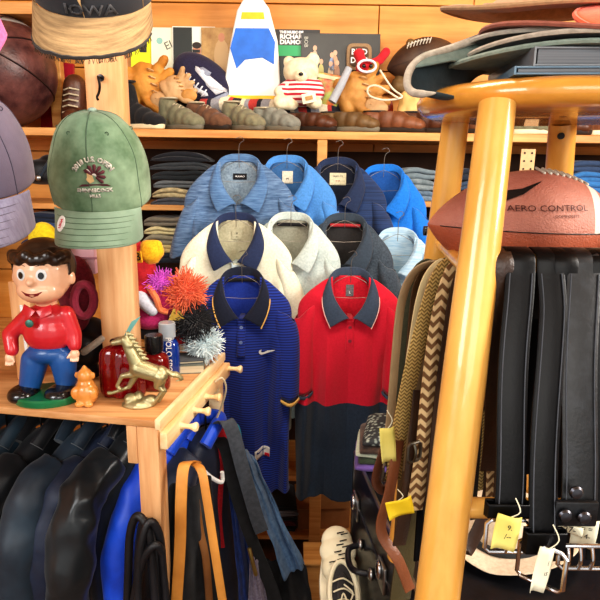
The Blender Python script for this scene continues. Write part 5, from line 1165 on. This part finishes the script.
r=T('comic_book','red and pale blue picture book standing behind the left boot','book',P(62,120,YS+.3)); mb=MB(); mb.box(P(57,92,YS+.3)+V((0,0,-.03)),(.13,.02,.30),rot(0,6,0)); mb.obj('cover',mat('red_cover','#8e1626',col2='#b8223a',bump=0,rough=.4),r); mb=MB(); q=P(58,90,YS+.286); mb.poly([(-.04,-.06),(.05,-.05),(.05,.0),(.03,.02),(.0,.0),(-.03,.02)],.001,TM(q)); mb.obj('cover_picture',mat('pale_blue_print','#9dbbd6',bump=0),r)
r=T('folded_denim','light blue denim piece lying behind the medicine ball','garment',P(20,50,YS+.3)); mb=MB(); mb.ell(P(18,48,YS+.32),(.13,.05,.035)); mb.noise(.01,20); mb.obj('fold_layers',den,r,angle=180)
# ---------------------------------------------------------------- striped rug roll behind the shoes
rugm=[cloth('rug_red','#b13a34'),cloth('rug_cream','#d6c9ae'),cloth('rug_black','#26222a'),cloth('rug_grey','#8e8c90')]
xa,xb=P(206,120,YS+.16).x,P(388,120,YS+.16).x
r=T('striped_blanket','rolled blanket with red, cream and black stripes behind the shoes','blanket',((xa+xb)/2,YS+.19,Z1))
mb=MB(); n=88; rings=[]
for i in range(n+1):
    t=i/n; x=lerp(xa,xb,t); rr=.036+.004*math.sin(t*20); rings.append([V((x+.03*math.cos(a),YS+.19+rr*math.cos(a),Z1+.104+.006*math.sin(t*9)+rr*math.sin(a)+.0)) for a in [2*PI*k/16 for k in range(16)]])
mb.loft(rings)
order=[0,0,2,3,3,1,1,0,2,2,1,3]
for k in range(n*16): mb.m[k]=order[(k//16//2)%12]
mb.obj('roll',rugm,r,angle=180)
mb=MB(); mb.box(((xa+xb)/2,YS+.19,Z1+.026),(xb-xa,.06,.05)); mb.obj('under_fold',rugm[1],r,bevel=.01)
YB2=YS+.27
def flat(name,label,catn,cx,cy,w,h,m_,ry=0,Y=YB2,th=.006,tilt=-6):
    c=P(cx,cy,Y); r=T(name,label,catn,(c.x,Y,Z1)); k=Y*1.0/F
    mb=MB(); mb.box((0,0,0),(w*k,th,h*k)); M=TM(c,tilt,ry,0); mb.xf(M); mb.obj('sleeve_card',m_,r,bevel=.0008,seg=1); return r,M,k
card=lambda n,c,c2=None:mat(n,c,col2=c2 or c,bump=0,rough=.4)
# record sleeves and pictures
gl='record sleeves leaning at the back of the top shelf'
r,M,k=flat('record_sleeve','yellow and black record sleeve beside the frayed cap brim','record sleeve',145,66,26,66,card('yellow_card','#e2e218'),Y=YB2+.06); r['group']=gl
for pts in ([(-4,24),(2,24),(2,12),(-4,12)],[(-12,-20),(12,-14),(12,-33),(-12,-33)]):
    mb=MB(); mb.poly([(x*k,z*k) for x,z in pts],.001,M@Matrix.Translation((0,-.004,0))); mb.obj('printed_shape',card('print_black','#202223'),r)
r,M,k=flat('record_sleeve','cream record sleeve with faint script and grey panel','record sleeve',174,68,42,72,card('cream_card','#dfe0c4','#e8e8d2'),Y=YB2+.05); r['group']=gl
mb=MB(); mb.text('ELLI',10*k,M@TM((-.3*k,-.0045,22*k),0,-25,0),.0001); mb.obj('lettering',card('ink_grey','#55574c'),r)
mb=MB(); mb.poly([(1*k+3*k*math.cos(a*.5),24*k+3*k*math.sin(a*.5)) for a in range(12)],.001,M@Matrix.Translation((-14*k,-.004,0))); mb.obj('printed_seal',card('pale_teal_ink','#8fc0b4'),r)
r,M,k=flat('record_sleeve','black and cream record sleeve showing a man in dark glasses','record sleeve',194,68,40,74,card('white_card','#e4e6d6'),Y=YB2+.042); r['group']=gl
mb=MB(); mb.poly([(-19*k,-36*k),(-1.5*k,-36*k),(-1.5*k,36*k),(-19*k,36*k)],.001,M@Matrix.Translation((0,-.004,0))); mb.obj('black_band',card('soft_black','#2b312f'),r)
def printed(pts,m_,nm,dy=-.005): 
    mb=MB(); mb.poly([(x*k,z*k) for x,z in pts],.0008,M@Matrix.Translation((0,dy,0))); mb.obj(nm,m_,r)
cir=lambda cx,cz,a,b_:[(cx+a*math.cos(i*PI/8),cz+b_*math.sin(i*PI/8)) for i in range(16)]
printed([(-1,-30),(-2,-2),(3,6),(12,6),(18,-2),(19,-30)],card('dark_suit','#22262c'),'printed_jacket'); printed(cir(3,15,4,6.5),card('print_skin','#c98d6c'),'printed_face',-.0055); printed(cir(3,20,4.2,3),card('print_hair','#2a1c16'),'printed_hair',-.006); printed([(-1,13.5),(6,13.5),(6,16.2),(-1,16.2)],card('print_black','#202223'),'printed_glasses',-.0063)
r,M,k=flat('record_sleeve','brown picture sleeve with figures in robes behind the team pillow','record sleeve',226,68,46,72,card('warm_brown','#9c7444','#c9a468'),Y=YB2+.035); r['group']=gl
MATS['warm_brown'].node_tree.nodes['Noise Texture'].inputs['Scale'].default_value=14
printed(cir(-4,10,7,16),card('print_tan','#caa878'),'printed_robe'); printed(cir(8,-2,6,16),card('print_rust','#8c4a2c'),'printed_robe',-.0055); printed(cir(-4,27,3,4),card('print_skin','#c98d6c'),'printed_face',-.006)
r,M,k=flat('record_sleeve','black record sleeve with green band and white jazz title lettering','record sleeve',296,72,44,76,card('black_card','#191c20'),Y=YB2+.05); r['group']=gl
for t,s,x,z in (('THE MUSIC OF',3.0,-15.5,35.3),('RICHARD',5.4,-15.5,31.2),('DIAMOND',5.4,-15.5,26.4)):
    mb=MB(); mb.text(t,s*k,M@TM((x*k,-.0045,z*k)),.0001,align='LEFT',bold=.0012,sx=1.1); mb.obj('lettering',white_ink,r)
printed([(-17,14),(8,14),(8,23.5),(-17,23.5)],card('print_green','#17a05e'),'green_band')
r,M,k=flat('record_sleeve','wide dark record sleeve with tiny group of musicians','record sleeve',340,76,74,76,card('charcoal_card','#2a2b2b','#353635'),Y=YB2+.03); r['group']=gl
for x,z,c_ in((-27,10,'#c98a2c'),(-24,16,'#b9a48c'),(-30,5,'#d9b066'),(-18,4,'#b8b26a'),(-8,10,'#7f93b4'),(-5,12,'#b98c6a'),(-9,2,'#c9b090'),(-3,3,'#a07050')):
    printed(cir(x,z,2.6,6.5),card('fig_'+c_[1:],c_),'printed_figure'); printed(cir(x,z+8.5,1.9,2.4),card('print_skin2','#cfa182'),'printed_face',-.0055)
mb=MB(); mb.text('BOB',5*k,M@TM((-32.5*k,-.0045,30*k),0,90,0),.0001,bold=.0003); mb.obj('lettering',card('dull_white','#a9a89c'),r)
printed([(-37,-14),(30,10),(30,6),(-37,-18)],card('print_brown','#4a3218'),'printed_table')
# embroidered patch leaning on it
c=P(359,57,YB2+.012); r=T('embroidered_patch','square tan-edged patch with white letters leaning on the dark sleeve','patch',c); k=YB2/F
mb=MB(); mb.ell(c,(12*k,.006,12*k),p=.45); mb.obj('patch_border',cloth('tan_border','#94795a'),r,angle=180); mb=MB(); mb.ell(c+V((0,-.003,0)),(9*k,.006,9*k),p=.4); mb.obj('patch_centre',cloth('brown_patch','#5a4636'),r,angle=180)
for t,z in(('BIRD',4),('DOG',-3.5)):
    mb=MB(); mb.text(t,7*k,TM(c+V((0,-.010,z*k))),.0002,bold=.0008); mb.obj('lettering',white_ink,r)
# tapered white board with plain blue and yellow painted fields
c=P(252,103,YS+.19); k=(YS+.19)*1.0/F; r=T('painted_board','tall tapered white board with plain blue and yellow painted fields','board',(c.x,c.y,Z1))
Mb=TM(P(252,52,YS+.20),-5,0,-2)
ol=[(-25,-52),(26,-52),(27,-30),(24,10),(16,38),(9,47),(6,54),(-4,54),(-8,46),(-14,36),(-20,8),(-26,-30)]
mb=MB(); mb.poly([(x*k,z*k) for x,z in ol],.03,Mb); mb.obj('board_panel',mat('white_paint','#dfe3e0',col2='#eceeea',bump=.1,rough=.5),r,bevel=.008,seg=3)
def pb3(pts,c_,nm):
    mb=MB(); mb.poly([(x*k,z*k) for x,z in pts],.0015,Mb@Matrix.Translation((0,-.0162,0))); mb.obj(nm,mat('paint_'+c_[1:],c_,bump=.05,rough=.5),r)
pb3([(-20,2),(-15,20),(16,20),(22,8),(21,-12),(10,-6),(-6,-8),(-14,-16)],'#1c63c0','blue_field'); pb3([(-24,-50),(-24,-40),(24,-40),(24,-50)],'#e8b51a','yellow_field'); pb3([(-6,54),(7,54),(9,48),(-8,47)],'#2f6fc4','blue_top'); pb3([(-10,28),(12,28),(11,34),(-9,34)],'#e8b51a','yellow_band')
# team pillow: navy football shape with white laces and hawk-like emblem
c=P(205,82,YS+.21); k=(YS+.21)/F; r=T('football_pillow','navy plush football pillow with white laces and grey bird emblem','pillow',(c.x,c.y,Z1))
Mp=TM(c,-8,38,0); mb=MB(); mb.ell((0,0,0),(34*k,.06,20*k),p=.95,seg=32,rings=20)
mb.xf(Mp); pbv=mb.bvh(); mb.obj('pillow_body',cloth('dark_navy_plush','#1e1b33',col2='#2b2846'),r,angle=180)
def onp(pts,m_,nm,off=.002):
    mb=MB(); n=len(pts); 
    mb.v=[]; pts3=[P(px,py,YS) for px,py in pts]
    bm_c=sum(pts3,V())/n; 
    mb.add([bm_c]+pts3+[bm_c.lerp(p,.5) for p in pts3],[(0,n+1+i,n+1+(i+1)%n) for i in range(n)]+[(n+1+i,1+i,1+(i+1)%n,n+1+(i+1)%n) for i in range(n)])
    mb.project(pbv,off); mb.obj(nm,m_,r,fixn=False,solid=.0015)
wp=cloth('white_felt','#d9dbe2'); gp=cloth('grey_felt','#8d93a4')
onp([(196,68),(204,70),(216,80),(219,86),(210,90),(200,80)],wp,'emblem_face'); onp([(187,62),(196,60),(205,66),(203,70),(194,68)],gp,'emblem_crown',.003); onp([(192,64),(196,63),(198,66),(194,67)],wp,'emblem_eye',.005); onp([(210,92),(222,86),(225,98),(214,102),(196,98)],gp,'emblem_neck')
onp([(188,59),(191,60),(206,80),(222,84),(221,87),(204,83),(188,64)],wp,'emblem_line',.004); onp([(172,68),(174,66),(198,90),(201,88),(202,91),(196,92)],wp,'lace_bar',.003)
for i in range(6):
    x,y=176+i*4.2,70+i*3.6; onp([(x-3.5,y+3.5),(x-2.3,y+4.6),(x+4,y-3),(x+2.8,y-4)],wp,'lace',.005)
# mitts and gloves
def mitt(label,cx,cy,Y,sc_,ang,m_,m2,seed=0,name='baseball_glove'):
    c=P(cx,cy,Y); r=T(name,label,'glove',c); k=sc_
    R_=rot(0,ang,0); q=lambda x,y,z:c+R_@V((x*k,y*k,z*k))
    mb=MB(); mb.ell(q(0,0,0),(.085*k,.04*k,.07*k),R_)
    for i in range(4):
        a=math.radians(60-i*22); b0=q(-.03+.028*i,-.005,.04); b1=q(-.07+.05*i,-.03,.12-.012*abs(i-1.5)); mb.cap(b0,b1,.021*k,.017*k)
    mb.cap(q(.06,-.01,-.01),q(.13,-.035,.05),.026*k,.018*k); mb.cap(q(-.05,0,-.06),q(.05,0,-.06),.03*k,.03*k)
    f=mb.fuse(.005,4); f.noise(.004,40,0,seed); f.obj('leather_shell',m_,r,angle=180)
    mb=MB(); mb.ell(q(.085,-.035,.055),(.038*k,.012*k,.05*k),R_@rot(0,35,0)); mb.obj('webbing',m2,r)
    for i in range(5):
        mb=MB(); mb.tube(cat([q(-.05+.028*i,-.03,.025),q(-.045+.028*i,-.045,.035),q(-.035+.028*i,-.035,.05)],3),.003*k,5); mb.obj('lacing',m2,r)
    return r
mt1=leather('ochre_mitt','#b9772a',col2='#d99a45',rough=.6,bump=.4,vs=14); mt2=leather('pale_tan_mitt','#b58a5c',col2='#cfaa7c',rough=.6,vs=14); mt3=leather('golden_mitt','#a87434',col2='#c99350',rough=.6,vs=14); mt4=leather('brown_mitt','#5c4426',col2='#7d6238',rough=.6,vs=18)
mitt('ochre leather baseball mitt lying above the black high-top shoe',146,84,YS+.17,1.0,78,mt1,mt2,1)
mitt('pale tan baseball glove between the ochre mitt and team pillow',176,88,YS+.13,.62,60,mt2,mt3,2)
mitt('golden tan glove with white cord loop in front of the dark sleeve',357,92,YS+.15,.95,70,mt3,mt2,3)
mitt('cream yellow work glove beside the oxford shoe',414,108,YS+.12,.72,100,leather('straw_glove','#c29a58',col2='#dcb878',rough=.7),mt3,4)
mitt('mottled brown catcher mitt below the brown football',415,76,YS+.2,1.0,20,mt4,mt4,5)
mb=MB(); mb.tube(cat([P(380,70,YS+.06),P(392,88,YS+.05),P(402,97,YS+.05),P(385,100,YS+.05),P(370,96,YS+.05),P(368,88,YS+.06),P(378,86,YS+.06),P(398,98,YS+.04)],6),.004,6); o=mb.obj('white_rope',mat('cord_white','#d8cdb4',bump=.1)); tag(o,'white cord looping over the golden tan glove','cord'); solo(o)
# grey bat handle / tube
mb=MB(); mb.tube([P(332,102,YS+.06),P(341,85,YS+.07),P(349,68,YS+.08)],[.017,.016,.014],12); o=mb.obj('grey_tube',mat('grey_tape','#9a9ea4',col2='#acb0b6',bump=.1)); tag(o,'short pale grey taped handle leaning by the golden glove','handle'); solo(o)
r=T('printed_tin','colourful red and green printed tin behind the grey handle','tin',P(328,95,YS+.16)); c=P(328,90,YS+.17); mb=MB(); mb.box(c,(.10,.04,.12),rot(0,10,0)); mb.obj('tin_body',mat('tin_print','#c9542c',col2='#9fae58',vs=22,kind='noise',bump=0,rough=.35,lo=.4,hi=.6),r,bevel=.006)
mb=MB(); mb.box(c+V((0,-.022,.045)),(.104,.004,.014),rot(0,10,0)); mb.obj('tin_lid',card('tin_cream','#d8c9a0'),r)
# teddy bear in a striped jersey
kb=(YS+.14)/F; bq=lambda px,py,dy=0:P(px,py,YS+.14+dy)
r=T('teddy_bear','small cream teddy bear in a red and white striped jersey','teddy bear',(bq(300,106).x,YS+.14,Z1+.04)); bf_=cloth('cream_plush','#d6c8a0',col2='#ece2c4',vs=40)
mb=MB(); mb.ell(bq(301,72),(17*kb,14*kb,13*kb)); mb.ell(bq(289,62),(5.5*kb,4*kb,5.5*kb)); mb.ell(bq(313,60),(6.5*kb,4*kb,6.5*kb)); mb.ell(bq(301,76,-.05),(7*kb,6*kb,5.5*kb)); mb.cap(bq(287,88,-.03),bq(279,92,-.05),5.5*kb,5*kb); mb.cap(bq(292,104,-.03),bq(280,102,-.07),6*kb,6.5*kb); mb.ell(bq(301,94),(16*kb,12*kb,12*kb)); mb.cap(bq(312,102,-.03),bq(316,103,-.06),6*kb,6*kb); mb.fuse(.0045,5).obj('bear_body',bf_,r,angle=180)
mb=MB(); mb.ell(bq(303,92,-.003),(21*kb,16*kb,13.5*kb)); mb.cap(bq(290,86,-.01),bq(282,91,-.04),6.5*kb,6.3*kb); mb.cap(bq(316,86,-.01),bq(318,94,-.03),6.5*kb,6.3*kb); mb.fuse(.0045,5).obj('striped_jersey',cloth('red_white_stripe','#b31f34',col2='#ead9d2',kind='stripe',k=(2,56),lo=.45,hi=.55),r,angle=180)
for x in(296,305): mb=MB(); mb.ell(bq(x,69,-.066+.02),(1.6*kb,1.4*kb,1.8*kb)); mb.obj('eye',blackp,r)
mb=MB(); mb.ell(bq(301,74,-.078),(2.2*kb,1.5*kb,1.6*kb)); mb.obj('nose',blackp,r)
mb=MB(); mb.box(bq(309,98,-.085),(13*kb,.004,9*kb),rot(0,-12,0)); tg=mb.obj('foot_patch',cloth('pale_patch','#d8dcc4'),r,bevel=.002); mb=MB(); mb.box(bq(309,98,-.089),(7*kb,.002,3.6*kb),rot(0,-12,0)); mb.obj('foot_patch_centre',cloth('tan_patch','#b08a58'),tg)
# red plush lobster-like toy
r=T('plush_toy','red plush toy with two raised claws above the golden glove','plush toy',P(368,76,YS+.2)); q=lambda px,py,dy=0:P(px,py,YS+.16+dy); lr=cloth('red_plush','#b01722',col2='#d42632',vs=40)
mb=MB(); mb.ell(q(367,68),(11*kb,9*kb,8*kb)); mb.cap(q(362,62),q(358,54),5*kb,4.5*kb); mb.ell(q(359,54),(5.5*kb,5*kb,5*kb)); mb.cap(q(372,64),q(380,60),4.5*kb,4*kb); mb.cap(q(380,60),q(386,52),4.2*kb,4.2*kb); mb.fuse(.004,5).obj('plush_body',lr,r,angle=180)
mb=MB(); mb.tube([q(367+9*math.cos(t),66+6*math.sin(t),-.05) for t in [i*PI/8 for i in range(16)]],1.2*kb,6,closed=True); mb.obj('white_band',wp,r)
for x in(364,371): mb=MB(); mb.ell(q(x,66,-.05),(1.8*kb,1.6*kb,1.8*kb)); mb.obj('eye',blackp,r)
# brown football at the back
fb2=leather('old_football','#3c2a22',col2='#57402f',rough=.5,bump=.5,vs=12)
cfb=P(423,60,YS+.2); rt,Mx,_=football('football','dark brown old football with white laces above the catcher mitt',cfb,.15,.085,rz=0,ry=-14,mats=[fb2,fb2,fb2],stripes=False)
ctr=P(420,44,YS+.12)
mb=MB(); mb.tube(cat([P(407,46,YS+.125),P(418,41,YS+.12),P(431,39,YS+.125)],4),.003,6)
for i in range(8): x=408+i*3.2; y=45.5-2*math.sin(i/7*1.7)-i*.5; mb.tube([P(x-1,y+3,YS+.118),P(x,y,YS+.112),P(x+1,y-3,YS+.118)],.0028,5)
mb.fuse(.0016,1).obj('lacing',lwht,rt)
# small mark on football's end is left plain; ball cap hook line of thread on shelf edge
for px in(237,281): 
    pass
# pale printed cushion behind the stool bottom, cream sunhat on the trunk
c=V((.40,1.0,ZK)); r=T('straw_hat','cream wide-brimmed hat lying on the trunk under the belts','hat',c)
mb=MB(); mb.grid(lambda u,v:c+V((.14*v*math.cos(2*PI*u),.14*v*math.sin(2*PI*u),.012+.03*v*v*abs(math.cos(2*PI*u+.5)))),40,8); mb.obj('brim',cloth('cream_felt','#b9a890',col2='#cdbda6'),r,solid=.004,sub=1,fixn=False,angle=180)
mb=MB(); mb.lathe([(.085,.0),(.082,.03),(.072,.06),(.05,.072),(.001,.068)],c+V((0,0,.012)),32); mb.obj('crown',MATS['cream_felt'],r,angle=180); mb=MB(); mb.tube([c+V((.086*math.cos(a),.086*math.sin(a),.022)) for a in [2*PI*i/32 for i in range(32)]],.006,6,closed=True,flat=1.5); mb.obj('hat_band',nyl_b,r)
